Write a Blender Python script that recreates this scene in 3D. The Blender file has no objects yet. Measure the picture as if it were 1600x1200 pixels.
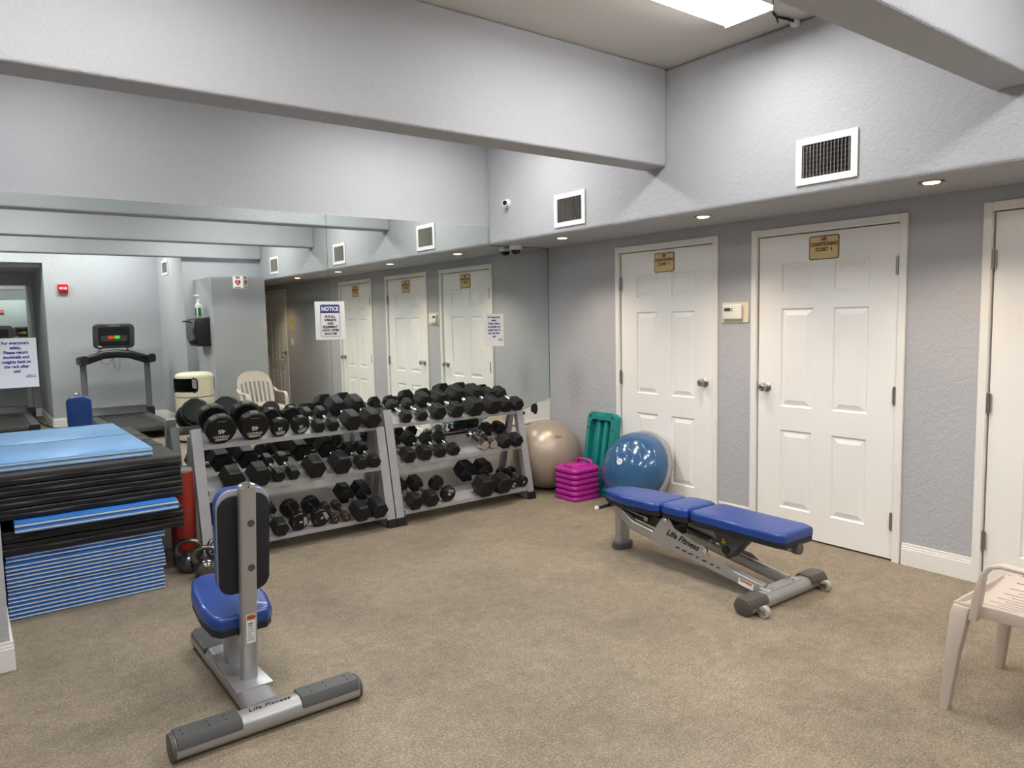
import bpy, bmesh, math, random
from mathutils import Vector, Matrix
random.seed(7)
SC = bpy.context.scene
COL = SC.collection
PI = math.pi
R = math.radians

# ------------------------------------------------------------------ camera
cam = bpy.data.objects.new('camera', bpy.data.cameras.new('camera'))
COL.objects.link(cam)
cam.data.sensor_width = 36.0
cam.data.lens = 36.0 * 1147.94 / 1600.0
cam.data.clip_start = 0.02
_R = Vector((0.79851762, -0.60164676, -0.01976821))
_U = Vector((0.06946848, 0.05948082, 0.9958093))
_F = Vector((0.59794961, 0.79654454, -0.08929197))
cam.matrix_world = Matrix(((_R.x, _U.x, -_F.x, -4.4776), (_R.y, _U.y, -_F.y, -5.3696), (_R.z, _U.z, -_F.z, 1.5318), (0, 0, 0, 1)))
SC.camera = cam

# ------------------------------------------------------------------ world / exposure
w = bpy.data.worlds.new('world'); SC.world = w; w.use_nodes = True
w.node_tree.nodes['Background'].inputs[0].default_value = (0.8, 0.85, 1, 1)
w.node_tree.nodes['Background'].inputs[1].default_value = 0.02
vs = SC.view_settings
vs.view_transform = 'Standard'; vs.look = 'None'; vs.gamma = 1.0; vs.use_curve_mapping = False
vs.exposure = 1.07
SC.cycles.max_bounces = 14; SC.cycles.diffuse_bounces = 6; SC.cycles.glossy_bounces = 8
TUBE_POWER = 15.0      # emission of the ceiling diffusers
SPOT_POWER = 16.0      # soffit downlights, watts

# ------------------------------------------------------------------ materials
def mat(name, col, rough=0.5, metal=0.0, var=0.06, vscale=6.0, bump=0.0, bscale=80.0, coat=0.0, emit=0.0, spec=0.5, detail=4):
    m = bpy.data.materials.new(name); m.use_nodes = True
    nt = m.node_tree; b = nt.nodes['Principled BSDF']
    tc = nt.nodes.new('ShaderNodeTexCoord')
    n = nt.nodes.new('ShaderNodeTexNoise'); n.inputs['Scale'].default_value = vscale; n.inputs['Detail'].default_value = detail
    nt.links.new(tc.outputs['Object'], n.inputs['Vector'])
    r = nt.nodes.new('ShaderNodeValToRGB')
    e = r.color_ramp.elements
    e[0].position = 0.3; e[1].position = 0.7
    e[0].color = tuple(c * (1 - var) for c in col) + (1,)
    e[1].color = tuple(min(1, c * (1 + var)) for c in col) + (1,)
    nt.links.new(n.outputs['Fac'], r.inputs['Fac'])
    nt.links.new(r.outputs['Color'], b.inputs['Base Color'])
    b.inputs['Roughness'].default_value = rough
    b.inputs['Metallic'].default_value = metal
    b.inputs['Specular IOR Level'].default_value = spec
    b.inputs['Coat Weight'].default_value = coat
    if emit:
        b.inputs['Emission Color'].default_value = tuple(col) + (1,)
        b.inputs['Emission Strength'].default_value = emit
    if bump:
        n2 = nt.nodes.new('ShaderNodeTexNoise'); n2.inputs['Scale'].default_value = bscale; n2.inputs['Detail'].default_value = 3
        nt.links.new(tc.outputs['Object'], n2.inputs['Vector'])
        bp = nt.nodes.new('ShaderNodeBump'); bp.inputs['Strength'].default_value = bump; bp.inputs['Distance'].default_value = 0.01
        nt.links.new(n2.outputs['Fac'], bp.inputs['Height'])
        nt.links.new(bp.outputs['Normal'], b.inputs['Normal'])
    return m

def wall_mat(name, col, b1=0.55):
    m = mat(name, col, rough=0.7, var=0.025, vscale=1.3, spec=0.25)
    nt = m.node_tree; b = nt.nodes['Principled BSDF']
    tc = [x for x in nt.nodes if x.type == 'TEX_COORD'][0]
    hs = []
    for sc, lo, hi in ((26, 0.42, 0.62), (75, 0.35, 0.7)):
        n = nt.nodes.new('ShaderNodeTexNoise'); n.inputs['Scale'].default_value = sc; n.inputs['Detail'].default_value = 3; n.inputs['Distortion'].default_value = 0.6
        nt.links.new(tc.outputs['Object'], n.inputs['Vector'])
        mr = nt.nodes.new('ShaderNodeMapRange'); mr.inputs['From Min'].default_value = lo; mr.inputs['From Max'].default_value = hi
        nt.links.new(n.outputs['Fac'], mr.inputs['Value']); hs.append(mr)
    mx = nt.nodes.new('ShaderNodeMath'); mx.operation = 'ADD'
    nt.links.new(hs[0].outputs[0], mx.inputs[0]); nt.links.new(hs[1].outputs[0], mx.inputs[1])
    bp = nt.nodes.new('ShaderNodeBump'); bp.inputs['Strength'].default_value = b1; bp.inputs['Distance'].default_value = 0.0022
    nt.links.new(mx.outputs[0], bp.inputs['Height']); nt.links.new(bp.outputs['Normal'], b.inputs['Normal'])
    return m

def floor_mat():
    m = mat('rubber_floor', (0.30, 0.245, 0.175), rough=0.62, spec=0.35)
    nt = m.node_tree; b = nt.nodes['Principled BSDF']
    tc = [x for x in nt.nodes if x.type == 'TEX_COORD'][0]
    def noise(sc, det=4, rg=0.6):
        n = nt.nodes.new('ShaderNodeTexNoise'); n.inputs['Scale'].default_value = sc; n.inputs['Detail'].default_value = det; n.inputs['Roughness'].default_value = rg
        nt.links.new(tc.outputs['Object'], n.inputs['Vector']); return n
    def ramp(n, stops):
        r = nt.nodes.new('ShaderNodeValToRGB'); el = r.color_ramp.elements
        while len(el) < len(stops): el.new(0.5)
        for e, (p, c) in zip(el, stops): e.position = p; e.color = c + (1,)
        nt.links.new(n.outputs['Fac'], r.inputs['Fac']); return r
    speck = ramp(noise(110, 5, 0.8), [(0.33, (0.10, 0.086, 0.064)), (0.45, (0.228, 0.186, 0.134)), (0.57, (0.305, 0.252, 0.185)), (0.70, (0.60, 0.54, 0.44))])
    blot = ramp(noise(1.6, 5), [(0.32, (0.80, 0.80, 0.80)), (0.68, (1.12, 1.12, 1.13))])
    mid = ramp(noise(9, 5, 0.7), [(0.36, (0.90, 0.90, 0.89)), (0.64, (1.08, 1.08, 1.08))])
    fine = ramp(noise(22, 5, 0.75), [(0.34, (0.86, 0.86, 0.86)), (0.66, (1.14, 1.13, 1.12))])
    m0 = nt.nodes.new('ShaderNodeMix'); m0.data_type = 'RGBA'; m0.blend_type = 'MULTIPLY'; m0.inputs['Factor'].default_value = 1
    nt.links.new(blot.outputs['Color'], m0.inputs['A']); nt.links.new(fine.outputs['Color'], m0.inputs['B'])
    m1 = nt.nodes.new('ShaderNodeMix'); m1.data_type = 'RGBA'; m1.blend_type = 'MULTIPLY'; m1.inputs['Factor'].default_value = 1
    nt.links.new(speck.outputs['Color'], m1.inputs['A']); nt.links.new(m0.outputs['Result'], m1.inputs['B'])
    m2 = nt.nodes.new('ShaderNodeMix'); m2.data_type = 'RGBA'; m2.blend_type = 'MULTIPLY'; m2.inputs['Factor'].default_value = 1
    nt.links.new(m1.outputs['Result'], m2.inputs['A']); nt.links.new(mid.outputs['Color'], m2.inputs['B'])
    nt.links.new(m2.outputs['Result'], b.inputs['Base Color'])
    bp = nt.nodes.new('ShaderNodeBump'); bp.inputs['Strength'].default_value = 0.25; bp.inputs['Distance'].default_value = 0.002
    nt.links.new(noise(120, 3).outputs['Fac'], bp.inputs['Height']); nt.links.new(bp.outputs['Normal'], b.inputs['Normal'])
    return m

WALL = (0.452, 0.462, 0.492)
M = {}
M['wall'] = wall_mat('wall_paint', WALL)
M['beam'] = wall_mat('beam_paint', (0.435, 0.443, 0.468))
M['ceil'] = wall_mat('ceiling_paint', (0.60, 0.58, 0.55), 0.3)
M['floor'] = floor_mat()
M['trim'] = mat('white_trim', (0.83, 0.82, 0.79), rough=0.35, var=0.02)
M['door'] = mat('door_paint', (0.87, 0.865, 0.845), rough=0.38, var=0.02, vscale=2)
M['mirror'] = mat('mirror_silver', (0.83, 0.885, 0.855), rough=0.0, metal=1.0, var=0.0)
M['jchan'] = mat('dark_edge', (0.10, 0.11, 0.11), rough=0.4, metal=0.3)
M['plastic_white'] = mat('white_plastic', (0.80, 0.79, 0.76), rough=0.35)
M['paper'] = mat('white_paper', (0.86, 0.86, 0.87), rough=0.6, var=0.01)
M['navy'] = mat('navy_ink', (0.03, 0.05, 0.22), rough=0.6)
M['ink'] = mat('black_ink', (0.01, 0.01, 0.012), rough=0.6)
M['blue_ink'] = mat('blue_ink', (0.05, 0.05, 0.32), rough=0.6)
M['gold'] = mat('gold_plaque', (0.66, 0.50, 0.23), rough=0.4, metal=0.05, var=0.08)
M['brown'] = mat('brown_edge', (0.17, 0.08, 0.035), rough=0.5)
M['nickel'] = mat('brushed_nickel', (0.42, 0.40, 0.37), rough=0.28, metal=1.0)
M['chrome'] = mat('chrome', (0.75, 0.75, 0.75), rough=0.08, metal=1.0)
M['steel'] = mat('silver_frame_paint', (0.43, 0.43, 0.435), rough=0.33, metal=0.6, var=0.03)
M['steel_rack'] = mat('rack_silver_paint', (0.42, 0.42, 0.435), rough=0.42, metal=0.35, var=0.05, vscale=12)
M['darkmetal'] = mat('charcoal_paint', (0.09, 0.088, 0.085), rough=0.45, metal=0.3)
M['rubber'] = mat('black_rubber', (0.008, 0.008, 0.0085), rough=0.5, spec=0.35, var=0.25, vscale=30, bump=0.06, bscale=250)
M['urethane'] = mat('black_urethane', (0.004, 0.004, 0.0045), rough=0.36, spec=0.4, var=0.2, vscale=20)
M['blackplastic'] = mat('black_plastic', (0.015, 0.015, 0.016), rough=0.3)
M['gloss_black'] = mat('gloss_black', (0.008, 0.007, 0.006), rough=0.06)
M['greyplastic'] = mat('grey_plastic', (0.085, 0.085, 0.087), rough=0.45)
M['brownplastic'] = mat('brown_grey_plastic', (0.085, 0.075, 0.066), rough=0.45)
M['blue'] = mat('blue_vinyl', (0.007, 0.046, 0.26), rough=0.36, var=0.06, bump=0.03, bscale=300, coat=0.22)
M['padback'] = mat('black_pad_backing', (0.010, 0.011, 0.017), rough=0.5, bump=0.05, bscale=200)
M['padrim'] = mat('grey_pad_rim', (0.30, 0.30, 0.32), rough=0.4)
M['mat_blue'] = mat('blue_mat_vinyl', (0.035, 0.20, 0.62), rough=0.38, var=0.10, vscale=5)
M['mat_dkblue'] = mat('blue_mat_side', (0.018, 0.12, 0.42), rough=0.45, var=0.12, vscale=5)
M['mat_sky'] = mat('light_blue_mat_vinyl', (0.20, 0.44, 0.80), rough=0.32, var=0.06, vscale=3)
M['mat_white'] = mat('white_mat_edge', (0.60, 0.64, 0.64), rough=0.5, var=0.12, vscale=12)
M['mat_black'] = mat('black_mat_vinyl', (0.006, 0.006, 0.008), rough=0.42, var=0.2, vscale=14, bump=0.5, bscale=9)
M['mat_top'] = mat('black_mat_top', (0.040, 0.038, 0.037), rough=0.5, var=0.1)
M['seam'] = mat('grey_seam', (0.10, 0.09, 0.08), rough=0.6)
M['red'] = mat('red_vinyl', (0.30, 0.024, 0.012), rough=0.42, var=0.1)
M['foam'] = mat('grey_foam', (0.23, 0.21, 0.19), rough=0.8)
M['iron'] = mat('dark_chrome_iron', (0.17, 0.16, 0.15), rough=0.16, metal=0.9)
M['ball'] = mat('silver_ball_vinyl', (0.40, 0.34, 0.27), rough=0.34, metal=0.25, var=0.05, vscale=3)
M['teal'] = mat('teal_plastic', (0.014, 0.235, 0.222), rough=0.36)
M['magenta'] = mat('magenta_plastic', (0.46, 0.022, 0.30), rough=0.33)
M['cream'] = mat('cream_plastic', (0.74, 0.69, 0.52), rough=0.35)
M['resin'] = mat('beige_resin', (0.57, 0.49, 0.43), rough=0.38, var=0.03)
M['alarm'] = mat('alarm_red', (0.52, 0.01, 0.02), rough=0.35)
M['green'] = mat('green_label', (0.015, 0.16, 0.07), rough=0.5)
M['yellow'] = mat('warning_yellow', (0.75, 0.55, 0.03), rough=0.5)
M['orange'] = mat('warning_orange', (0.62, 0.17, 0.03), rough=0.5)
M['lcd'] = mat('lcd_grey', (0.07, 0.085, 0.08), rough=0.2)
M['belt'] = mat('treadmill_belt', (0.030, 0.028, 0.027), rough=0.65, bump=0.1)
M['screen'] = mat('dark_screen', (0.010, 0.014, 0.030), rough=0.08)
M['led_red'] = mat('red_key', (0.9, 0.05, 0.03), emit=0.25)
M['led_green'] = mat('green_key', (0.12, 0.75, 0.05), emit=0.25)
M['screen_white'] = mat('lit_screen', (0.9, 0.95, 1.0), emit=0.7)
M['lamp'] = mat('lamp_diffuser', (1.0, 0.985, 0.955), emit=TUBE_POWER)
M['bulb'] = mat('warm_bulb', (1.0, 0.68, 0.30), emit=5.0)
M['white_ink'] = mat('white_print', (0.66, 0.66, 0.64), rough=0.5)
M['grey_ink'] = mat('grey_print', (0.20, 0.20, 0.20), rough=0.5)
M['dispenser'] = mat('smoke_plastic', (0.016, 0.017, 0.018), rough=0.4, spec=0.3)
M['glass_dome'] = mat('smoked_dome', (0.012, 0.012, 0.013), rough=0.06)
M['void'] = mat('duct_dark', (0.02, 0.018, 0.016), rough=0.9)
M['slat'] = mat('vent_slat', (0.27, 0.255, 0.235), rough=0.5)
M['wheel'] = mat('grey_wheel_plastic', (0.42, 0.41, 0.38), rough=0.45)
M['upright_grey'] = mat('upright_grey_paint', (0.20, 0.20, 0.20), rough=0.45, metal=0.3)
M['copper'] = mat('bronze_vinyl', (0.045, 0.028, 0.022), rough=0.35, metal=0.2)

def bosu_mat():
    m = mat('blue_dome_vinyl', (0.030, 0.105, 0.24), rough=0.16, coat=0.4)
    nt = m.node_tree; b = nt.nodes['Principled BSDF']
    tc = [x for x in nt.nodes if x.type == 'TEX_COORD'][0]
    wv = nt.nodes.new('ShaderNodeTexWave'); wv.wave_type = 'RINGS'; wv.rings_direction = 'Z'; wv.inputs['Scale'].default_value = 6.5
    nt.links.new(tc.outputs['Object'], wv.inputs['Vector'])
    mr = nt.nodes.new('ShaderNodeMapRange'); mr.inputs['From Min'].default_value = 0.90; mr.inputs['From Max'].default_value = 1.0
    nt.links.new(wv.outputs['Fac'], mr.inputs['Value'])
    bp = nt.nodes.new('ShaderNodeBump'); bp.inputs['Strength'].default_value = 0.35; bp.inputs['Distance'].default_value = 0.004
    nt.links.new(mr.outputs[0], bp.inputs['Height']); nt.links.new(bp.outputs['Normal'], b.inputs['Normal'])
    return m
M['bosu'] = bosu_mat()

def smudge_wall():
    m = wall_mat('wall_paint_scuffed', WALL)
    nt = m.node_tree; b = nt.nodes['Principled BSDF']
    tc = [x for x in nt.nodes if x.type == 'TEX_COORD'][0]
    base = [l.from_socket for l in nt.links if l.to_socket == b.inputs['Base Color']][0]
    g = nt.nodes.new('ShaderNodeMapping'); g.vector_type = 'POINT'
    g.inputs['Location'].default_value = (0, 0.38 * 4.5, -0.92 * 2.6); g.inputs['Scale'].default_value = (1, 4.5, 2.6)
    gr = nt.nodes.new('ShaderNodeTexGradient'); gr.gradient_type = 'SPHERICAL'
    nt.links.new(tc.outputs['Object'], g.inputs['Vector']); nt.links.new(g.outputs['Vector'], gr.inputs['Vector'])
    n = nt.nodes.new('ShaderNodeTexNoise'); n.inputs['Scale'].default_value = 24; n.inputs['Detail'].default_value = 5
    nt.links.new(tc.outputs['Object'], n.inputs['Vector'])
    mu = nt.nodes.new('ShaderNodeMath'); mu.operation = 'MULTIPLY'
    nt.links.new(gr.outputs['Fac'], mu.inputs[0]); nt.links.new(n.outputs['Fac'], mu.inputs[1])
    mr = nt.nodes.new('ShaderNodeMapRange'); mr.inputs['From Min'].default_value = 0.12; mr.inputs['From Max'].default_value = 0.5; mr.inputs['To Max'].default_value = 0.32
    nt.links.new(mu.outputs[0], mr.inputs['Value'])
    mx = nt.nodes.new('ShaderNodeMix'); mx.data_type = 'RGBA'
    nt.links.new(mr.outputs[0], mx.inputs['Factor']); nt.links.new(base, mx.inputs['A']); mx.inputs['B'].default_value = (0.20, 0.17, 0.13, 1)
    nt.links.new(mx.outputs['Result'], b.inputs['Base Color'])
    return m
M['wall_scuff'] = smudge_wall()

# ------------------------------------------------------------------ mesh helpers
I4 = Matrix.Identity(4)
def T(*v): return Matrix.Translation(Vector(v))
def RX(a): return Matrix.Rotation(a, 4, 'X')
def RY(a): return Matrix.Rotation(a, 4, 'Y')
def RZ(a): return Matrix.Rotation(a, 4, 'Z')
def basis(X, Y, Z, o):
    return Matrix(((X[0], Y[0], Z[0], o[0]), (X[1], Y[1], Z[1], o[1]), (X[2], Y[2], Z[2], o[2]), (0, 0, 0, 1)))
def ON_N(x, y, z): return basis((1, 0, 0), (0, 0, 1), (0, -1, 0), (x, y, z))      # on a surface that faces -y
def ON_S(x, y, z): return basis((-1, 0, 0), (0, 0, 1), (0, 1, 0), (x, y, z))      # faces +y
def ON_E(x, y, z): return basis((0, -1, 0), (0, 0, 1), (-1, 0, 0), (x, y, z))     # faces -x

def box(bm, lo, hi, bev=0.0, seg=2, Mx=None):
    r = bmesh.ops.create_cube(bm, size=1.0)
    vs_ = r['verts']
    c = [(a + b) / 2 for a, b in zip(lo, hi)]; s = [abs(b - a) for a, b in zip(lo, hi)]
    for v in vs_: v.co = Vector((c[0] + v.co.x * s[0], c[1] + v.co.y * s[1], c[2] + v.co.z * s[2]))
    if bev > 0:
        ed = list({e for v in vs_ for e in v.link_edges})
        g = bmesh.ops.bevel(bm, geom=ed, offset=min(bev, min(s) * 0.49), segments=seg, profile=0.5, affect='EDGES')
        vs_ = list({v for f in g['faces'] for v in f.verts} | {v for v in vs_ if v.is_valid})
    if Mx is not None: bmesh.ops.transform(bm, matrix=Mx, verts=[v for v in vs_ if v.is_valid])
    return vs_

def rings(bm, loops, cap0=True, cap1=True, closed=False):
    vv = [[bm.verts.new(p) for p in lp] for lp in loops]
    n = len(vv[0])
    rng = range(len(vv)) if closed else range(len(vv) - 1)
    for i in rng:
        a = vv[i]; b = vv[(i + 1) % len(vv)]
        for j in range(n):
            k = (j + 1) % n
            bm.faces.new((a[j], a[k], b[k], b[j]))
    if not closed:
        if cap0: bm.faces.new(list(reversed(vv[0])))
        if cap1: bm.faces.new(vv[-1])
    return vv

def frame(d, up=None):
    d = Vector(d).normalized()
    u = Vector(up) if up is not None else (Vector((0, 0, 1)) if abs(d.z) < 0.95 else Vector((1, 0, 0)))
    s = d.cross(u).normalized(); u = s.cross(d).normalized()
    return s, u

def cyl(bm, p0, p1, r0, r1=None, n=20, cap=True):
    p0 = Vector(p0); p1 = Vector(p1); r1 = r0 if r1 is None else r1
    s, u = frame(p1 - p0)
    loops = []
    for p, r in ((p0, r0), (p1, r1)):
        loops.append([p + s * (r * math.cos(2 * PI * k / n)) + u * (r * math.sin(2 * PI * k / n)) for k in range(n)])
    rings(bm, loops, cap, cap)

def sweep(bm, pts, prof, up=None, closed=False):
    """carry a 2-d profile [(side, up)] along a path"""
    pts = [Vector(p) for p in pts]; n = len(pts); loops = []
    pu = None
    for i, p in enumerate(pts):
        if closed: d = (pts[(i + 1) % n] - pts[i - 1])
        elif i == 0: d = pts[1] - p
        elif i == n - 1: d = p - pts[-2]
        else: d = (pts[i + 1] - p).normalized() + (p - pts[i - 1]).normalized()
        d.normalize()
        if up is not None: s, u = frame(d, up)
        elif pu is None: s, u = frame(d)
        else:
            s = d.cross(pu).normalized(); u = s.cross(d).normalized()
        pu = u
        loops.append([p + s * a + u * b for a, b in prof])
    rings(bm, loops, closed=closed)

def circ(r, n=10): return [(r * math.cos(2 * PI * k / n), r * math.sin(2 * PI * k / n)) for k in range(n)]
def rrect(w, h, r, k=4):
    out = []
    r = min(r, w / 2 * 0.999, h / 2 * 0.999)
    for cx, cy, a0 in ((w / 2 - r, h / 2 - r, 0), (-w / 2 + r, h / 2 - r, 90), (-w / 2 + r, -h / 2 + r, 180), (w / 2 - r, -h / 2 + r, 270)):
        for i in range(k + 1):
            a = R(a0 + 90 * i / k); out.append((cx + r * math.cos(a), cy + r * math.sin(a)))
    return out
def tube(bm, pts, r, n=10, closed=False): sweep(bm, pts, circ(r, n), closed=closed)

def lathe(bm, prof, n=32, Mx=I4):
    loops = []
    for r, z in prof:
        loops.append([Mx @ Vector((max(r, 1e-4) * math.cos(2 * PI * k / n), max(r, 1e-4) * math.sin(2 * PI * k / n), z)) for k in range(n)])
    rings(bm, loops)

def prism(bm, poly, z0, z1, Mx=I4, bev=0.0, seg=2):
    loops = [[Mx @ Vector((x, y, z)) for x, y in poly] for z in (z0, z1)]
    if bev <= 0:
        rings(bm, loops); return
    tmp = bmesh.new()
    rings(tmp, [[Vector((x, y, z)) for x, y in poly] for z in (z0, z1)])
    tmp.verts.ensure_lookup_table()
    ed = [e for e in tmp.edges if abs(e.verts[0].co.z - e.verts[1].co.z) < 1e-6]
    bmesh.ops.bevel(tmp, geom=ed, offset=bev, segments=seg, profile=0.5, affect='EDGES')
    merge(bm, tmp, Mx)

def merge(bm, src, Mx=I4):
    mp = {v: bm.verts.new(Mx @ v.co) for v in src.verts}
    for f in src.faces:
        try: bm.faces.new([mp[v] for v in f.verts])
        except ValueError: pass
    src.free()

def pad(bm, poly, z0, z1, bev, Mx=I4, crown=0.0):
    """upholstered cushion: polygon with the top edge rounded"""
    def inset(pl, d):
        cx = sum(p[0] for p in pl) / len(pl); cy = sum(p[1] for p in pl) / len(pl)
        xs_ = [p[0] for p in pl]; ys_ = [p[1] for p in pl]
        wx = (max(xs_) - min(xs_)) / 2; wy = (max(ys_) - min(ys_)) / 2
        return [(cx + (p[0] - cx) * (1 - d / wx), cy + (p[1] - cy) * (1 - d / wy)) for p in pl]
    loops = [[Mx @ Vector((x, y, z0)) for x, y in inset(poly, bev * 0.25)], [Mx @ Vector((x, y, z0 + bev * 0.3)) for x, y in poly]]
    for k in range(6):
        a = k / 5 * PI / 2
        loops.append([Mx @ Vector((x, y, z1 - bev + bev * math.sin(a))) for x, y in inset(poly, bev * (1 - math.cos(a)))])
    loops.append([Mx @ Vector((x, y, z1 + crown)) for x, y in inset(poly, bev * 2.2)])
    rings(bm, loops)

def obj(name, bm, m, parent=None, loc=None, smooth=38, label=None):
    bmesh.ops.recalc_face_normals(bm, faces=bm.faces[:])
    me = bpy.data.meshes.new(name); bm.to_mesh(me); bm.free()
    for mm in (m if isinstance(m, (list, tuple)) else [m]): me.materials.append(M[mm] if isinstance(mm, str) else mm)
    if smooth:
        me.polygons.foreach_set('use_smooth', [True] * len(me.polygons))
        me.set_sharp_from_angle(angle=R(smooth))
    o = bpy.data.objects.new(name, me); COL.objects.link(o)
    if parent is not None: o.parent = parent
    if loc is not None: o.location = loc
    if label: o['label'] = label
    return o

def tag(o, label, cat, group=None, kind=None):
    if label: o['label'] = label
    if cat: o['category'] = cat
    if group: o['group'] = group
    if kind: o['kind'] = kind
    return o
def thing(name, label, cat, loc=(0, 0, 0), rz=0.0, group=None):
    o = bpy.data.objects.new(name, None); COL.objects.link(o)
    o.empty_display_size = 0.1
    o.location = loc; o.rotation_euler = (0, 0, rz)
    return tag(o, label, cat, group)
def struct(name, bm, m, label, cat='wall', parent=None, smooth=0):
    o = obj(name, bm, m, parent, smooth=smooth)
    if parent is None: tag(o, label, cat, kind='structure')
    return o
def kids(o): return [c for c in COL.objects if c.parent == o]
def copy_tree(o, parent=None):
    c = o.copy(); COL.objects.link(c)
    if parent is not None: c.parent = parent
    for ch in list(o.children): copy_tree(ch, c)
    return c

def text(name, s, size, Mx, m, parent, bold=0.0, ax='CENTER', ay='CENTER', sx=1.0, line=1.0, label=None, shear=0.0):
    cu = bpy.data.curves.new(name, 'FONT'); cu.body = s; cu.size = size; cu.align_x = ax; cu.align_y = ay
    cu.offset = bold; cu.extrude = 0.0004; cu.space_line = line; cu.shear = shear; cu.resolution_u = 3
    to = bpy.data.objects.new(name, cu); COL.objects.link(to)
    dg = bpy.context.evaluated_depsgraph_get()
    me = bpy.data.meshes.new_from_object(to.evaluated_get(dg))
    bpy.data.objects.remove(to); bpy.data.curves.remove(cu)
    me.transform(Mx @ Matrix.Diagonal((sx, 1, 1, 1)))
    me.materials.clear(); me.materials.append(M[m])
    o = bpy.data.objects.new(name, me); COL.objects.link(o); o.parent = parent
    if label: o['label'] = label
    return o

# ------------------------------------------------------------------ the room
H = 3.127; SOF = 0.675; ZS = 2.176; ZB = 2.504
bm = bmesh.new(); box(bm, (-6.3, -10.2, -0.1), (0.6, 0.15, 0.0)); struct('floor', bm, 'floor', 'speckled tan rubber floor of the gym', 'floor')
bm = bmesh.new(); box(bm, (-6.3, -10.2, H), (0.6, 0.15, H + 0.1)); struct('ceiling', bm, 'ceil', 'off-white plaster ceiling between the beams', 'ceiling')
bm = bmesh.new(); box(bm, (-6.3, 0.0, 0), (0.15, 0.12, H)); struct('wall_back', bm, 'wall', 'grey textured wall behind the dumbbell racks that carries the mirrors')
DOORS = [(-0.958, -1.897), (-2.292, -3.240), (-3.746, -4.694), (-6.975, -7.915)]
ZD = 2.045
bm = bmesh.new()
edges = [0.0]
for a, b in DOORS: edges += [a + 0.012, b - 0.012]
edges.append(-10.2)
for i in range(0, len(edges), 2): box(bm, (0.0, edges[i + 1], 0), (0.12, edges[i], ZD + 0.012))
box(bm, (0.0, -10.2, ZD + 0.012), (0.12, 0.0, H))
struct('wall_right', bm, 'wall_scuff', 'grey textured wall with the row of white closet doors')
bm = bmesh.new(); box(bm, (0.40, -10.2, 0), (0.45, 0.1, H)); box(bm, (0.12, -10.2, H - 0.05), (0.40, 0.1, H)); struct('wall_closet', bm, 'void', 'dark closet wall behind the white doors')
bm = bmesh.new(); box(bm, (-SOF, -8.4, ZS), (-0.0, -0.0, H), 0.028, 4); struct('soffit', bm, 'beam', 'grey soffit above the closet doors with vents and downlights', 'soffit')
for k, (y0, y1) in enumerate(((-2.047, -1.855), (-4.150, -3.959), (-6.235, -6.045))):
    bm = bmesh.new(); box(bm, (-6.2, y0, ZB), (-SOF - 0.0005, y1, H), 0.014, 3)
    struct('ceiling_beam', bm, 'beam', ('grey ceiling beam nearest the mirror', 'grey ceiling beam at upper right, second from the mirror', 'grey ceiling beam third from the mirror, seen reflected')[k], 'beam')
bm = bmesh.new(); box(bm, (-6.2, -1.46, 0), (-4.386, -0.0, H)); struct('wall_left', bm, 'wall', 'white-lit grey wall end at the left beside the mat stack')
bm = bmesh.new(); box(bm, (-6.32, -10.2, 0), (-6.2, 0.0, H)); struct('wall_far_left', bm, 'wall', 'grey side wall of the gym out of frame to the left')
bm = bmesh.new()
box(bm, (-3.39, -9.9, 0), (-1.8, -7.79, H)); box(bm, (-6.2, -7.95, 2.50), (-3.39, -7.79, H)); box(bm, (-6.2, -9.9, 2.44), (-3.39, -7.95, 2.50))
struct('wall_front', bm, 'wall', 'grey wall behind the treadmill with an alcove, seen in the mirror')
bm = bmesh.new(); box(bm, (-6.3, -9.85, 0), (-3.39, -9.7, H)); struct('wall_alcove', bm, 'wall', 'grey back wall of the treadmill alcove, seen in the mirror')
bm = bmesh.new(); box(bm, (-1.8, -8.4, 0), (-0.93, -6.15, H)); struct('wall_side', bm, 'wall', 'grey side wall with the high vent right of the treadmill, seen in the mirror')
bm = bmesh.new(); box(bm, (-0.93, -6.3, ZS), (-SOF, -6.15, H)); box(bm, (-0.93, -8.4, ZS), (-SOF, -6.3, ZS + 0.08)); struct('wall_bulkhead', bm, 'wall', 'grey bulkhead over the hall, seen in the mirror')
bm = bmesh.new(); box(bm, (-0.93, -8.55, 0), (0.0, -8.4, H)); struct('wall_hall', bm, 'wall', 'grey end wall of the hall beyond the partition')
bm = bmesh.new(); box(bm, (-1.66, -6.15, 0), (-0.93, -5.2, 2.176))
struct('wall_partition', bm, 'wall', 'grey half-height partition with the heart sign, seen in the mirror')

def baseboard(name, x0, y0, x1, y1, nx, ny, label):
    """stepped board along a wall; (nx, ny) points into the room"""
    bm = bmesh.new()
    for d0, d1, z0, z1 in ((0.0, 0.015, 0, 0.105), (0.0, 0.011, 0.105, 0.118), (0.0, 0.007, 0.118, 0.136)):
        xa, xb = sorted((x0, x1)); ya, yb = sorted((y0, y1))
        if nx: lo = (min(x0, x0 + nx * d1), ya, z0); hi = (max(x0, x0 + nx * d1), yb, z1)
        else: lo = (xa, min(y0, y0 + ny * d1), z0); hi = (xb, max(y0, y0 + ny * d1), z1)
        box(bm, lo, hi, 0.002, 1)
    return struct(name, bm, 'trim', label, 'baseboard')
for n, a, b in (('baseboard_right', 0.0, -0.912), ('baseboard_right_middle', -1.964, -2.258), ('baseboard_right_front', -3.305, -3.692), ('baseboard_right_rear', -4.76, -6.90)):
    baseboard(n, 0, a, 0, b, -1, 0, {'baseboard_right': 'white baseboard in the corner behind the silver ball', 'baseboard_right_middle': 'white baseboard between the first two closet doors', 'baseboard_right_front': 'white baseboard left of the rightmost door', 'baseboard_right_rear': 'white baseboard beyond the third closet door'}[n])
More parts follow.
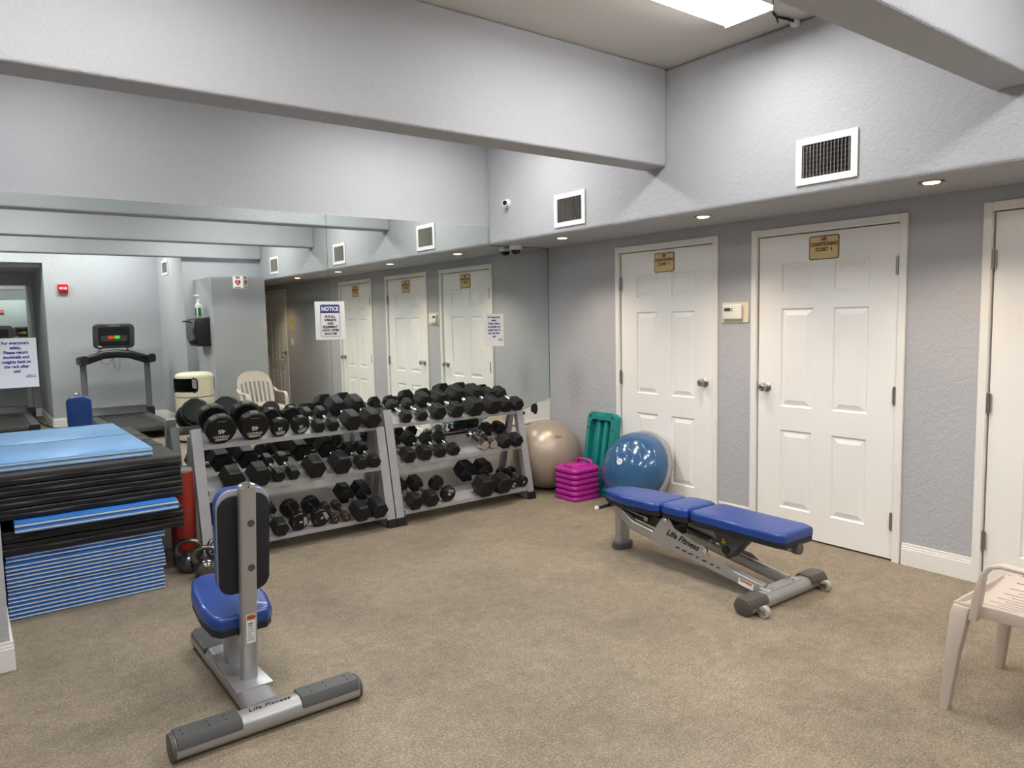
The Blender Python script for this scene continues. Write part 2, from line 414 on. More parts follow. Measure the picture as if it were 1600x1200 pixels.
bb = baseboard('baseboard_left', -6.2, -1.46, -4.372, -1.46, 0, -1, 'white baseboard at the foot of the left wall end')
baseboard('baseboard_left_end', -4.386, -1.46, -4.386, -0.0, 1, 0, 'white baseboard around the side of the left wall end')
baseboard('baseboard_front', -3.39, -7.79, -1.8, -7.79, 0, 1, 'white baseboard behind the treadmill, seen in the mirror')
baseboard('baseboard_alcove', -6.2, -9.7, -3.39, -9.7, 0, 1, 'white baseboard at the back of the alcove, seen in the mirror')
baseboard('baseboard_alcove_side', -3.39, -9.7, -3.39, -7.775, -1, 0, 'white baseboard on the side of the alcove, seen in the mirror')
baseboard('baseboard_partition', -1.8, -7.79, -1.8, -6.15, -1, 0, 'white baseboard right of the treadmill, seen in the mirror')
baseboard('baseboard_partition_front', -1.66, -6.15, -1.66, -5.2, -1, 0, 'white baseboard on the left face of the partition, seen in the mirror')
baseboard('baseboard_partition_end', -1.675, -5.2, -0.93, -5.2, 0, 1, 'white baseboard below the heart sign, seen in the mirror')

# doors -----------------------------------------------------------------
def door(idx, y0, y1, hinge, plaque, label, lever=False):
    """y0 is the jamb nearest the mirror; hinge = y of the hinged jamb side (0 or 1)"""
    root = bpy.data.objects.new('door_%d' % idx, None); COL.objects.link(root)
    root.location = (0, (y0 + y1) / 2, 0); tag(root, label, 'door', kind='structure')
    W = y0 - y1; yc = (y0 + y1) / 2
    bm = bmesh.new()
    zt = ZD; xf = 0.004
    # slab front as a grid with six sunk and raised panels; local u runs 0..W from y0 to y1
    us = [0.0, 0.172, 0.405, 0.545, 0.775, W]; us = [u * (W / 0.948) if 0 < u < W else u for u in us]
    zs_ = [0.012, 0.19, 0.733, 0.893, 1.56, 1.672, 1.862, zt]
    P = lambda u, z, d: Vector((xf + d, W / 2 - u, z))
    for i in range(5):
        for j in range(7):
            a, b, c, d = us[i], us[i + 1], zs_[j], zs_[j + 1]
            if i in (1, 3) and j in (1, 3, 5):
                ins = [(0.0, 0.0), (0.008, 0.011), (0.015, 0.011), (0.046, 0.001), (0.049, 0.001)]
                prev = None
                for o_, dp in ins:
                    ring = [bm.verts.new(P(a + o_, c + o_, dp)), bm.verts.new(P(b - o_, c + o_, dp)), bm.verts.new(P(b - o_, d - o_, dp)), bm.verts.new(P(a + o_, d - o_, dp))]
                    if prev:
                        for k in range(4): bm.faces.new((prev[k], prev[(k + 1) % 4], ring[(k + 1) % 4], ring[k]))
                    prev = ring
                bm.faces.new(prev)
            else:
                bm.faces.new([bm.verts.new(P(a, c, 0)), bm.verts.new(P(b, c, 0)), bm.verts.new(P(b, d, 0)), bm.verts.new(P(a, d, 0))])
    bmesh.ops.remove_doubles(bm, verts=bm.verts[:], dist=1e-5)
    box(bm, (0.0165, -W / 2, 0.012), (0.045, W / 2, zt))
    obj('panel', bm, 'door', root, smooth=0)
    bm = bmesh.new(); cw = 0.055
    for d0, d1, xx in ((0.010, cw, 0.018),):
        box(bm, (-xx, W / 2 + d0, 0), (0.0, W / 2 + d1, zt + d1), 0.003, 1)
        box(bm, (-xx, -W / 2 - d1, 0), (0.0, -W / 2 - d0, zt + d1), 0.003, 1)
        box(bm, (-xx, -W / 2 - d0, zt + d0), (0.0, W / 2 + d0, zt + d1), 0.003, 1)
    for s in (1, -1): box(bm, (-0.012, s * (W / 2 + 0.0075), 0), (0.06, s * (W / 2 + 0.012), zt + 0.012))
    box(bm, (-0.012, -W / 2 - 0.0075, zt + 0.0065), (0.06, W / 2 + 0.0075, zt + 0.012))
    obj('casing', bm, 'trim', root, smooth=0)
    hy = (W / 2 + 0.002) if hinge == 0 else (-W / 2 - 0.002)
    for z in (0.25, 1.02, 1.797):
        bm = bmesh.new(); cyl(bm, (-0.014, hy, z - 0.052), (-0.014, hy, z + 0.052), 0.0075, n=10)
        for q in (-0.058, 0.052): cyl(bm, (-0.014, hy, z + q), (-0.014, hy, z + q + 0.006), 0.005, n=8)
        box(bm, (-0.012, hy - 0.013, z - 0.05), (-0.002, hy + 0.013, z + 0.05)); obj('hinge', bm, 'nickel', root)
    ky = (-W / 2 + 0.068) if hinge == 0 else (W / 2 - 0.068)
    bm = bmesh.new()
    Mk = Matrix.Translation((xf, ky, 1.02)) @ RY(-PI / 2)
    if lever:
        lathe(bm, [(0.0, 0), (0.032, 0.0), (0.032, 0.008), (0.012, 0.014), (0.012, 0.055), (0, 0.056)], 20, Mk)
        tube(bm, [(xf - 0.05, ky, 1.02), (xf - 0.055, ky - 0.05, 1.022), (xf - 0.05, ky - 0.11, 1.018)], 0.009, 8)
    else:
        lathe(bm, [(0.0, 0), (0.033, 0.0), (0.033, 0.006), (0.026, 0.012), (0.013, 0.016), (0.012, 0.032), (0.018, 0.038), (0.027, 0.046), (0.0285, 0.056), (0.025, 0.065), (0.014, 0.070), (0.009, 0.068), (0, 0.068)], 24, Mk)
    box(bm, (-0.004, (-W / 2 - 0.003) if hinge == 0 else (W / 2 - 0.0), 0.985), (xf + 0.001, (-W / 2 + 0.0) if hinge == 0 else (W / 2 + 0.003), 1.055))
    obj('door_knob' if not lever else 'door_handle', bm, 'nickel', root)
    if plaque:
        sg = thing('door_plaque', plaque[1], 'sign', (xf - 0.0005, yc + plaque[2], 1.945), group=None)
        w_, h_ = 0.205, 0.152
        bm = bmesh.new(); prism(bm, rrect(w_, h_, 0.014), 0, 0.003, basis((0, -1, 0), (0, 0, 1), (-1, 0, 0), (0, 0, 0))); obj('border', bm, 'brown', sg)
        bm = bmesh.new(); prism(bm, rrect(w_ - 0.013, h_ - 0.013, 0.010), 0.0, 0.0012, basis((0, -1, 0), (0, 0, 1), (-1, 0, 0), (-0.003, 0, 0))); obj('plate', bm, 'gold', sg)
        text('lettering', plaque[0], 0.031, basis((0, -1, 0), (0, 0, 1), (-1, 0, 0), (-0.0045, 0, 0.020)), 'brown', sg, 0.0018, sx=0.80, line=1.05)
    return root
door(1, *DOORS[0], 0, ('AIR\nCONDITIONING\nCLOSET  4', 'gold air conditioning closet sign on the door behind the blue half ball', 0.0), 'white six-panel door behind the blue half ball, leftmost')
door(2, *DOORS[1], 1, ('AIR\nCONDITIONING\nCLOSET  6', 'gold air conditioning closet sign on the door beside the thermostat, behind the long bench', 0.0), 'white six-panel door right of the thermostat, behind the blue bench')
door(3, *DOORS[2], 0, ('AIR\nCONDITIONING\nCLOSET', 'gold sign on the rightmost door, seen only in the mirror', 0.0), 'white six-panel door cut off by the right edge of the photo')
door(4, *DOORS[3], 1, None, 'tan door with lever handle far down the hall, seen in the mirror', lever=True)

# mirrors ----------------------------------------------------------------
ZM = 2.341; ZMB = 0.548; XSEAM = -2.187
def mirror(name, poly, label, edge_right):
    t = thing(name, label, 'mirror', (0, 0, 0))
    bm = bmesh.new(); prism(bm, poly, 0.001, 0.006, ON_N(0, 0, 0)); o = obj('glass', bm, 'mirror', t, smooth=0)
    return t
left = mirror('wall_mirror', [(-4.385, ZMB), (XSEAM - 0.0015, ZMB), (XSEAM - 0.0015, ZM), (-4.385, ZM)], 'tall wall mirror panel left of the seam, behind the left dumbbell rack', False)
bm = bmesh.new()
box(bm, (-4.385, -0.0105, ZMB - 0.012), (XSEAM, 0.0, ZMB - 0.001)); box(bm, (-4.385, -0.0105, ZMB - 0.012), (XSEAM, -0.007, ZMB + 0.008)); obj('bottom_channel', bm, 'chrome', left, smooth=0)
right = mirror('wall_mirror', [(XSEAM + 0.0015, ZMB), (-0.70, ZMB), (-0.60, 0.585), (-0.50, 0.628), (-0.40, 0.660), (-0.305, 0.692), (-0.20, 0.728), (-0.11, 0.752), (-0.07, 0.748), (-0.004, 0.768), (-0.004, ZS - 0.001), (-SOF - 0.001, ZS - 0.001), (-SOF - 0.001, ZM), (XSEAM + 0.0015, ZM)], 'wall mirror panel right of the seam with a broken lower corner', True)
bm = bmesh.new(); box(bm, (XSEAM, -0.0105, ZMB - 0.012), (-0.70, 0.0, ZMB - 0.001)); box(bm, (XSEAM, -0.0105, ZMB - 0.012), (-0.70, -0.007, ZMB + 0.008)); obj('bottom_channel', bm, 'chrome', right, smooth=0)
bm = bmesh.new(); box(bm, (-0.004, -0.0085, 0.768), (0.0, -0.0, ZS)); box(bm, (-SOF, -0.0085, ZS - 0.003), (0, 0, ZS)); obj('edge_strip', bm, 'jchan', right, smooth=0)
bm = bmesh.new(); box(bm, (XSEAM - 0.0014, -0.0066, ZMB), (XSEAM + 0.0014, 0, ZM)); tag(obj('mirror_seam', bm, 'jchan', smooth=0), 'thin dark seam between the two mirror panels', 'seam', kind='structure')
# bare wall where the mirror broke, its ledge and the glue blots
bm = bmesh.new(); box(bm, (-4.385, -0.004, 0.0), (-0.0, -0.0, 0.535)); struct('trim_3', bm, 'trim', 'white wall panel below the mirrors, behind the racks', 'trim')
bm = bmesh.new(); box(bm, (-0.70, -0.012, 0.548), (-0.004, -0.0, 0.570), 0.002, 1); struct('trim_1', bm, 'trim', 'white ledge left where the mirror corner broke off', 'trim')
bm = bmesh.new()
prism(bm, [(-0.70, 0.57), (-0.002, 0.57), (-0.002, 0.766), (-0.11, 0.750), (-0.305, 0.690), (-0.5, 0.626), (-0.6, 0.583)], 0.0002, 0.0008, ON_N(0, 0, 0)); struct('trim_2', bm, 'trim', 'bare white wall patch below the broken mirror edge', 'trim')
def blot(cx, cz, r, n, sd):
    rnd = random.Random(sd)
    return [(cx + r * (0.75 + 0.45 * rnd.random()) * math.cos(2 * PI * k / n), cz + 1.15 * r * (0.75 + 0.45 * rnd.random()) * math.sin(2 * PI * k / n)) for k in range(n)]
for cx, cz, r, sd in ((-0.190, 0.682, 0.044, 3), (-0.318, 0.650, 0.014, 5), (-0.352, 0.640, 0.010, 6), (-0.385, 0.636, 0.008, 9)):
    bm = bmesh.new(); prism(bm, blot(cx, cz, r, 18, sd), 0.0009, 0.003, ON_N(0, 0, 0)); o = obj('glue_blot', bm, 'ink', smooth=0)
    tag(o, 'large black glue blot under the broken mirror edge' if r > 0.03 else 'small black glue speck left of the large blot', 'stain', 'glue blots under the broken mirror')

# paper signs on the mirror -----------------------------------------------
def sheet(name, label, x0, x1, z0, z1, build):
    t = thing(name, label, 'sign', ((x0 + x1) / 2, -0.0062, z0))
    bm = bmesh.new(); box(bm, (-(x1 - x0) / 2, -0.0012, 0), ((x1 - x0) / 2, 0.0, z1 - z0)); obj('sheet', bm, 'paper', t, smooth=0)
    build(t, x1 - x0, z1 - z0); return t
def notice(t, w_, h_):
    y = -0.0016
    bm = bmesh.new(); pl = rrect(0.158, 0.248, 0.012); 
    outer = [Vector((x, y, h_ * 0.49 + z)) for x, z in pl]; inner = [Vector((x, y, h_ * 0.49 + z)) for x, z in rrect(0.152, 0.242, 0.010)]
    vo = [bm.verts.new(p) for p in outer]; vi = [bm.verts.new(p) for p in inner]
    for k in range(len(vo)): bm.faces.new((vo[k], vo[(k + 1) % len(vo)], vi[(k + 1) % len(vi)], vi[k]))
    bt = h_ * 0.49
    prism(bm, [(-0.077, bt + 0.060), (0.077, bt + 0.060), (0.077, bt + 0.114), (0.068, bt + 0.122), (-0.068, bt + 0.122), (-0.077, bt + 0.114)], 0.0004, 0.0008, ON_N(0, -0.0012, 0))
    obj('border', bm, 'navy', t, smooth=0)
    text('heading', 'NOTICE', 0.044, ON_N(0, -0.0024, bt + 0.090), 'paper', t, 0.0016, sx=0.86)
    text('lettering', 'PUT ALL\nWEIGHTS\nAND\nEQUIPMENT\nAWAY AFTER\nEACH USE', 0.0245, ON_N(0, -0.0018, bt - 0.034), 'ink', t, 0.0011, sx=0.90, line=1.06)
sheet('notice_sign', 'white notice sign with blue heading taped over the mirror seam', -2.305, -2.064, 1.396, 1.687, notice)
def safety(t, w_, h_):
    text('lettering', "For everyone's\nsafety,\nPlease return\ndumbbells and\nweights back to\nthe rack after\nuse!", 0.0250, ON_N(0, -0.0018, h_ - 0.115), 'blue_ink', t, 0.0009, line=1.14, sx=0.92)
    text('signature', 'Thank you,\nManagement', 0.010, ON_N(w_ * 0.44, -0.0018, h_ - 0.232), 'blue_ink', t, 0.0002, ax='RIGHT')
sheet('safety_sign', 'white paper safety sign on the mirror at the left edge, above the mats', -4.312, -4.096, 1.170, 1.470, safety)
sheet('safety_sign', 'white paper safety sign on the mirror near the corner, above the right rack', -0.748, -0.534, 1.285, 1.573, safety)

# vents, downlights, cameras, thermostat -----------------------------------------
def vent(label, Mx, w_=0.352, h_=0.250):
    t = thing('air_vent', label, 'vent', (0, 0, 0), group='white air vents on the soffit'); t.matrix_world = Mx
    bm = bmesh.new(); f = 0.036
    for lo, hi in (((-w_ / 2, -h_ / 2, 0), (w_ / 2, -h_ / 2 + f, 0.012)), ((-w_ / 2, h_ / 2 - f, 0), (w_ / 2, h_ / 2, 0.012)), ((-w_ / 2, -h_ / 2 + f, 0), (-w_ / 2 + f, h_ / 2 - f, 0.012)), ((w_ / 2 - f, -h_ / 2 + f, 0), (w_ / 2, h_ / 2 - f, 0.012))):
        box(bm, lo, hi)
    for s in (-1, 1): cyl(bm, (s * (w_ / 2 - 0.014), 0, 0.012), (s * (w_ / 2 - 0.014), 0, 0.0135), 0.004, n=8)
    obj('frame', bm, 'plastic_white', t, smooth=0)
    bm = bmesh.new(); box(bm, (-w_ / 2 + f, -h_ / 2 + f, 0.0005), (w_ / 2 - f, h_ / 2 - f, 0.001)); obj('duct', bm, 'void', t, smooth=0)
    bm = bmesh.new(); n = 14; iw = w_ - 2 * f
    for k in range(n):
        x = -iw / 2 + iw * (k + 0.5) / n
        box(bm, (-0.0012, -h_ / 2 + f, -0.006), (0.0012, h_ / 2 - f, 0.006), Mx=T(x, 0, 0.0075) @ RY(R(14)))
    for k in range(7):
        z = -h_ / 2 + f + (h_ - 2 * f) * (k + 0.5) / 7
        box(bm, (-iw / 2, z - 0.0007, 0.0015), (iw / 2, z + 0.0007, 0.003))
    obj('louvre', bm, 'slat', t, smooth=0)
    return t
vent('white air vent on the soffit near the mirror corner, left of the two', ON_E(-SOF, -1.087, 2.352))
vent('large white air vent on the soffit above the closet doors, upper right', ON_E(-SOF, -3.166, 2.357))
vent('white air vent on the soffit near the partition, seen in the mirror', ON_E(-SOF, -5.47, 2.375), 0.36, 0.25)
vent('white air vent high on the side wall right of the treadmill, seen in the mirror', ON_E(-1.8, -7.23, 2.43), 0.40, 0.23)

def downlight(y, label):
    t = thing('recessed_downlight', label, 'downlight', (-0.50, y, ZS), group='downlights along the soffit')
    bm = bmesh.new(); lathe(bm, [(0.047, 0.0), (0.060, -0.001), (0.060, -0.006), (0.047, -0.0065), (0.040, -0.003), (0.040, 0.0)], 28); obj('trim_ring', bm, 'nickel', t)
    bm = bmesh.new(); lathe(bm, [(0.0, -0.0015), (0.040, -0.0015), (0.040, -0.0045), (0.034, -0.0095), (0, -0.0105)], 24); obj('bulb', bm, 'bulb', t)
    l = bpy.data.lights.new('downlight_lamp', 'SPOT'); l.energy = SPOT_POWER; l.color = (1.0, 0.76, 0.52); l.spot_size = R(115); l.spot_blend = 0.9; l.shadow_soft_size = 0.035
    lo = bpy.data.objects.new('downlight_lamp', l); COL.objects.link(lo); lo.parent = t; lo.location = (0, 0, -0.02)
downlight(-0.79, 'small warm downlight in the soffit nearest the mirror corner')
downlight(-2.205, 'small warm downlight in the soffit between the first two doors')
downlight(-3.63, 'small warm downlight in the soffit at upper right, above the last door gap')
downlight(-5.05, 'small warm downlight in the soffit by the partition, seen in the mirror')

downlight(-6.75, 'small warm downlight in the hall ceiling behind the partition')
t = thing('dome_camera', 'white dome security camera under the soffit at the mirror corner', 'camera', (-0.44, -0.085, ZS))
bm = bmesh.new(); lathe(bm, [(0, 0), (0.058, 0), (0.058, -0.022), (0.054, -0.034), (0.042, -0.040), (0, -0.040)], 28); obj('housing', bm, 'plastic_white', t)
bm = bmesh.new(); lathe(bm, [(0.042, -0.040), (0.041, -0.052), (0.034, -0.066), (0.020, -0.075), (0, -0.078)], 24); obj('dome', bm, 'glass_dome', t)
t = thing('bullet_camera', 'small round security camera on the soffit face near the mirror', 'camera', (-SOF, -0.30, 2.497))
bm = bmesh.new(); lathe(bm, [(0, 0), (0.040, 0.0), (0.040, 0.012), (0.030, 0.022), (0, 0.024)], 24, RY(-PI / 2)); obj('mount', bm, 'plastic_white', t)
bm = bmesh.new(); Mc = T(-0.02, 0, 0) @ basis((0.6, -0.8, 0), (0, 0, 1), (-0.8, -0.6, 0), (0, 0, 0)); lathe(bm, [(0, 0), (0.024, 0.0), (0.027, 0.02), (0.027, 0.042), (0.022, 0.045), (0, 0.045)], 24, Mc); obj('barrel', bm, 'plastic_white', t)
bm = bmesh.new(); lathe(bm, [(0, 0.0452), (0.020, 0.0452), (0.017, 0.049), (0, 0.050)], 20, Mc); obj('lens', bm, 'glass_dome', t)
t = thing('thermostat', 'beige thermostat on the wall between the two closet doors', 'thermostat', (0, -2.100, 1.54))
bm = bmesh.new(); box(bm, (-0.008, -0.113, -0.073), (0, 0.113, 0.073), 0.003, 1); obj('back_plate', bm, 'cream', t)
bm = bmesh.new(); box(bm, (-0.034, -0.070, -0.050), (-0.008, 0.090, 0.058), 0.010, 3); obj('body', bm, 'plastic_white', t)
bm = bmesh.new(); box(bm, (-0.0352, 0.020, 0.010), (-0.0335, 0.076, 0.034), 0.0005, 1); obj('display', bm, 'lcd', t, smooth=0)
bm = bmesh.new()
for dz in (0.013, 0.027): box(bm, (-0.036, 0.004, dz - 0.004), (-0.0335, 0.014, dz + 0.004), 0.001, 1)
obj('button', bm, 'greyplastic', t, smooth=0)
# door-side sign and switch far down the hall
t = thing('wall_plaque', 'tall gold plaque beside the far lever-handled door, seen in the mirror', 'sign', (0, -6.70, 1.515))
bm = bmesh.new(); box(bm, (-0.004, -0.10, -0.125), (0, 0.10, 0.125), 0.002, 1); obj('plate', bm, 'gold', t, smooth=0)
bm = bmesh.new()
for k in range(4): box(bm, (-0.0045, -0.035, 0.055 - 0.022 * k), (-0.0038, 0.035, 0.063 - 0.022 * k))
obj('print', bm, 'brown', t, smooth=0)
t = thing('light_switch', 'white light switch below the gold plaque, seen in the mirror', 'switch', (0, -6.71, 1.205))
bm = bmesh.new(); box(bm, (-0.006, -0.058, -0.06), (0, 0.058, 0.06), 0.003, 1); obj('plate', bm, 'plastic_white', t)
bm = bmesh.new()
for s in (-0.024, 0.024): box(bm, (-0.010, s - 0.015, -0.032), (-0.006, s + 0.015, 0.032), 0.002, 1)
obj('rocker', bm, 'plastic_white', t)
# notice sheet on far door
bm = bmesh.new(); box(bm, (-0.0005, -7.47, 1.32), (0.0025, -7.28, 1.58)); tag(obj('paper_notice', bm, 'paper', smooth=0), 'paper notice stuck on the far tan door, seen in the mirror', 'paper')

# ceiling lights -----------------------------------------------------------------
def fixture(x0, x1, yc, label):
    t = thing('ceiling_light', label, 'light', ((x0 + x1) / 2, yc, H), group='fluorescent ceiling lights between the beams')
    L = (x1 - x0) / 2; wd = 0.145
    bm = bmesh.new()
    for lo, hi in (((-L, -wd, -0.070), (-L + 0.008, wd, 0)), ((L - 0.008, -wd, -0.070), (L, wd, 0)), ((-L, -wd, -0.052), (L, -wd + 0.006, 0)), ((-L, wd - 0.006, -0.052), (L, wd, 0)), ((-L, -wd, -0.008), (L, wd, 0))): box(bm, lo, hi)
    obj('housing', bm, 'plastic_white', t, smooth=0)
    bm = bmesh.new(); prism(bm, [(-wd, -0.050), (-wd, -0.058), (-wd + 0.02, -0.068), (wd - 0.02, -0.068), (wd, -0.058), (wd, -0.050)], -L + 0.008, L - 0.008, basis((0, 1, 0), (0, 0, 1), (1, 0, 0), (0, 0, 0))); obj('diffuser', bm, 'lamp', t, smooth=0)
for x0, x1, y, lb in ((-2.30, -1.07, -0.95, 'wide fluorescent ceiling light between the mirror wall and the first beam'), (-5.05, -3.82, -0.95, 'fluorescent ceiling light above the mat stack'), (-2.30, -1.07, -2.95, 'wide fluorescent ceiling light at the top centre of the photo'), (-2.30, -1.07, -5.10, 'fluorescent ceiling light between the second and third beams'),
                      (-4.70, -3.47, -2.95, 'fluorescent ceiling light above the small upright bench'), (-4.70, -3.47, -5.10, 'fluorescent ceiling light overhead near the camera'), (-3.30, -2.07, -7.05, 'fluorescent ceiling light above the treadmill'), (-4.90, -3.67, -7.05, 'fluorescent ceiling light in front of the alcove')):
    fixture(x0, x1, y, lb)
t = thing('cable_clip', 'black cable with a white clip on the ceiling beside the light', 'cable', (-0.80, -2.98, H))
bm = bmesh.new(); tube(bm, [(-0.10, 0.0, -0.010), (-0.05, 0.015, -0.012), (0.02, 0.0, -0.012), (0.09, 0.0, -0.010)], 0.007, 6); tube(bm, [(-0.06, 0.01, -0.012), (-0.055, 0.0, -0.05)], 0.004, 6); obj('cable', bm, 'ink', t)
bm = bmesh.new(); box(bm, (0.085, -0.02, -0.035), (0.125, 0.02, 0), 0.004, 1); obj('clip', bm, 'plastic_white', t)

# ------------------------------------------------------------------ dumbbell racks
RKL = (-3.29, -1.995); RKR = (-1.918, -0.672)
TIERS = ((-0.400, 0.748), (-0.470, 0.455), (-0.550, 0.108)); TILT = R(17); TD = 0.205
def rack(xa, xb, label, left_top, right_top):
    t = thing('dumbbell_rack', label, 'rack', ((xa + xb) / 2, -0.30, 0), group=None)
    hx = (xb - xa) / 2
    for s, zt in ((-1, left_top), (1, right_top)):
        x = s * hx
        pf = lambda z: -0.515 + 0.30 + (z - 0.05) * 0.20          # local y of the leaning post centre
        bm = bmesh.new()
        sweep(bm, [(x, pf(0.05), 0.05), (x, pf(zt), zt)], [(-0.033, -0.024), (0.033, -0.024), (0.033, 0.024), (-0.033, 0.024)], up=(0, -1, 0.2)); obj('upright', bm, 'steel_rack', t, smooth=0)
        bm = bmesh.new()
        sweep(bm, [(x, 0.22, 0.05), (x, pf(zt) + 0.10, min(zt, 0.80))], [(-0.025, -0.02), (0.025, -0.02), (0.025, 0.02), (-0.025, 0.02)], up=(0, -1, 0)); obj('rear_strut', bm, 'steel_rack', t, smooth=0)
        bm = bmesh.new(); box(bm, (x - 0.034, -0.235, 0.006), (x + 0.034, 0.255, 0.054), 0.004, 1); obj('foot_bar', bm, 'steel_rack', t, smooth=0)
        bm = bmesh.new(); prism(bm, [(-0.268, 0.0), (-0.232, 0.0), (-0.232, 0.058), (-0.252, 0.058)], -0.038, 0.038, basis((0, 1, 0), (0, 0, 1), (1, 0, 0), (x, 0, 0)), 0.003, 1); f = obj('foot_cap', bm, 'rubber', t)
        bm = bmesh.new(); box(bm, (x - 0.036, 0.252, 0.0), (x + 0.036, 0.270, 0.056), 0.003, 1); obj('foot_cap', bm, 'rubber', t)
        bm = bmesh.new(); box(bm, (x - 0.036, pf(0.05) - 0.030, 0.052), (x + 0.036, pf(0.05) + 0.045, 0.058)); obj('weld_plate', bm, 'steel_rack', t, smooth=0)
    for yt, zt in TIERS:
        bm = bmesh.new(); y0 = yt + 0.30; th = 0.004
        c, s_ = math.cos(TILT), math.sin(TILT)
        y1 = y0 + TD * c; z1 = zt + TD * s_
        w_ = hx - 0.036; Mx = basis((0, 1, 0), (0, 0, 1), (1, 0, 0), (0, 0, 0))
        prism(bm, [(y0 + 0.001, zt - 0.004), (y1, z1 - 0.004), (y1, z1), (y0 + 0.001, zt)], -w_, w_, Mx)
        sh = obj('shelf', bm, 'steel_rack', t, smooth=0)
        bm = bmesh.new(); prism(bm, [(y0 - 0.002, zt - 0.030), (y0 + 0.001, zt - 0.030), (y0 + 0.001, zt - 0.0005), (y0 - 0.002, zt - 0.0005)], -w_, w_, Mx); obj('front_lip', bm, 'steel_rack', sh, smooth=0)
        for s in (-1, 1):
            bm = bmesh.new(); box(bm, (s * (w_ - 0.002) - 0.002, 0.002, -0.036), (s * (w_ - 0.002) + 0.002, TD, -0.005), Mx=T(0, y0, zt) @ RX(TILT)); obj('bracket', bm, 'steel_rack', sh, smooth=0)
    return t
rack(RKL[0], RKL[1], 'silver three-shelf dumbbell rack on the left, beside the mat stack', 0.853, 0.735)
rack(RKR[0], RKR[1], 'silver three-shelf dumbbell rack on the right, near the room corner', 0.853, 0.735)

# dumbbells ---------------------------------------------------------------
def head_bm(kind, Rr, L, y):
    """one dumbbell head centred on the local y axis at y"""
    bm = bmesh.new()
    if kind == 'hex':
        n, a0, prof = 6, 0.0, [(-0.5, 0.86), (-0.40, 1.0), (0.36, 1.0), (0.5, 0.78)]
        if y > 0: prof = [(-0.5, 0.78), (-0.36, 1.0), (0.40, 1.0), (0.5, 0.86)]
        rad = Rr
    elif kind == 'round':
        n, a0, prof, rad = 12, PI / 12, [(-0.5, 0.90), (-0.38, 1.0), (0.38, 1.0), (0.5, 0.90)], Rr
    else:
        n, a0, prof, rad = 24, 0.0, [(-0.5, 0.86), (-0.44, 0.97), (-0.3, 1.0), (0.3, 1.0), (0.44, 0.97), (0.5, 0.86)], Rr
    rings(bm, [[Vector((rad * s * math.cos(a0 + 2 * PI * k / n), y + d * L, rad * s * math.sin(a0 + 2 * PI * k / n))) for k in range(n)] for d, s in prof])
    ed = [e for e in bm.edges]
    if kind != 'chrome' and kind != 'vinyl': bmesh.ops.bevel(bm, geom=ed, offset=Rr * 0.035, segments=1, affect='EDGES')
    return bm
PROTO = {}
def dumbbell(kind, Rr, text_=None, trot=0.0):
    key = (kind, round(Rr, 3), text_, trot)
    if key in PROTO: return copy_tree(PROTO[key])
    t = thing('dumbbell', None, 'dumbbell')
    apo = Rr * 0.866 if kind == 'hex' else (Rr * 0.966 if kind == 'round' else Rr)
    sep = {'hex': 0.225 if Rr < 0.052 else 0.25 if Rr < 0.066 else 0.275, 'round': 0.182, 'chrome': 0.175, 'vinyl': 0.17}[kind]
    L = {'hex': 0.090 if Rr < 0.052 else 0.115 if Rr < 0.066 else 0.145, 'round': 0.60 * Rr + 0.012, 'chrome': 0.062, 'vinyl': 0.06}[kind]
    G = sep - L
    hm = {'hex': 'rubber', 'round': 'urethane', 'chrome': 'chrome', 'vinyl': 'copper'}[kind]
    hr = 0.0165 if kind in ('hex', 'round') else 0.014
    lift = T(0, 0, apo)
    for s in (-1, 1):
        bm = head_bm(kind, Rr, L, s * (G / 2 + L / 2)); bmesh.ops.transform(bm, matrix=lift, verts=bm.verts[:])
        h = obj('head', bm, hm, t, smooth=12)
        if text_ and s == -1:
            Mt = lift @ basis((1, 0, 0), (0, 0, 1), (0, -1, 0), (0, -(G / 2 + L) - 0.0002, 0)) @ RZ(trot)
            if Rr > 0.05:
                text('lettering', text_, Rr * 0.38, Mt @ T(0, Rr * 0.07, 0), 'white_ink', h, 0.0015, sx=1.2)
                text('lettering', 'HAMMER\nSTRENGTH', Rr * 0.20, Mt @ T(0, Rr * 0.54, 0), 'white_ink', h, 0.0005, sx=1.0, line=1.0)
                bm = bmesh.new(); prism(bm, [(-Rr * 0.3, -Rr * 0.66), (Rr * 0.3, -Rr * 0.66), (Rr * 0.3, -Rr * 0.62), (-Rr * 0.3, -Rr * 0.62)], 0, 0.0004, Mt); obj('stripe', bm, 'grey_ink', h, smooth=0)
            else:
                text('lettering', text_, Rr * 0.7, Mt, 'white_ink', h, 0.001)
    bm = bmesh.new(); q = G / 2 + 0.004
    loops = [(-q, 0.80), (-q * 0.6, 0.86), (0, 1.06), (q * 0.6, 0.86), (q, 0.80)]
    rings(bm, [[Vector((hr * s * math.cos(2 * PI * k / 12), y, apo + hr * s * math.sin(2 * PI * k / 12))) for k in range(12)] for y, s in loops])
    obj('handle', bm, 'chrome' if kind in ('hex', 'round') else ('blackplastic' if kind == 'chrome' else 'copper'), t)
    t['_fy'] = G / 2 + L / 2
    PROTO[key] = t
    return t

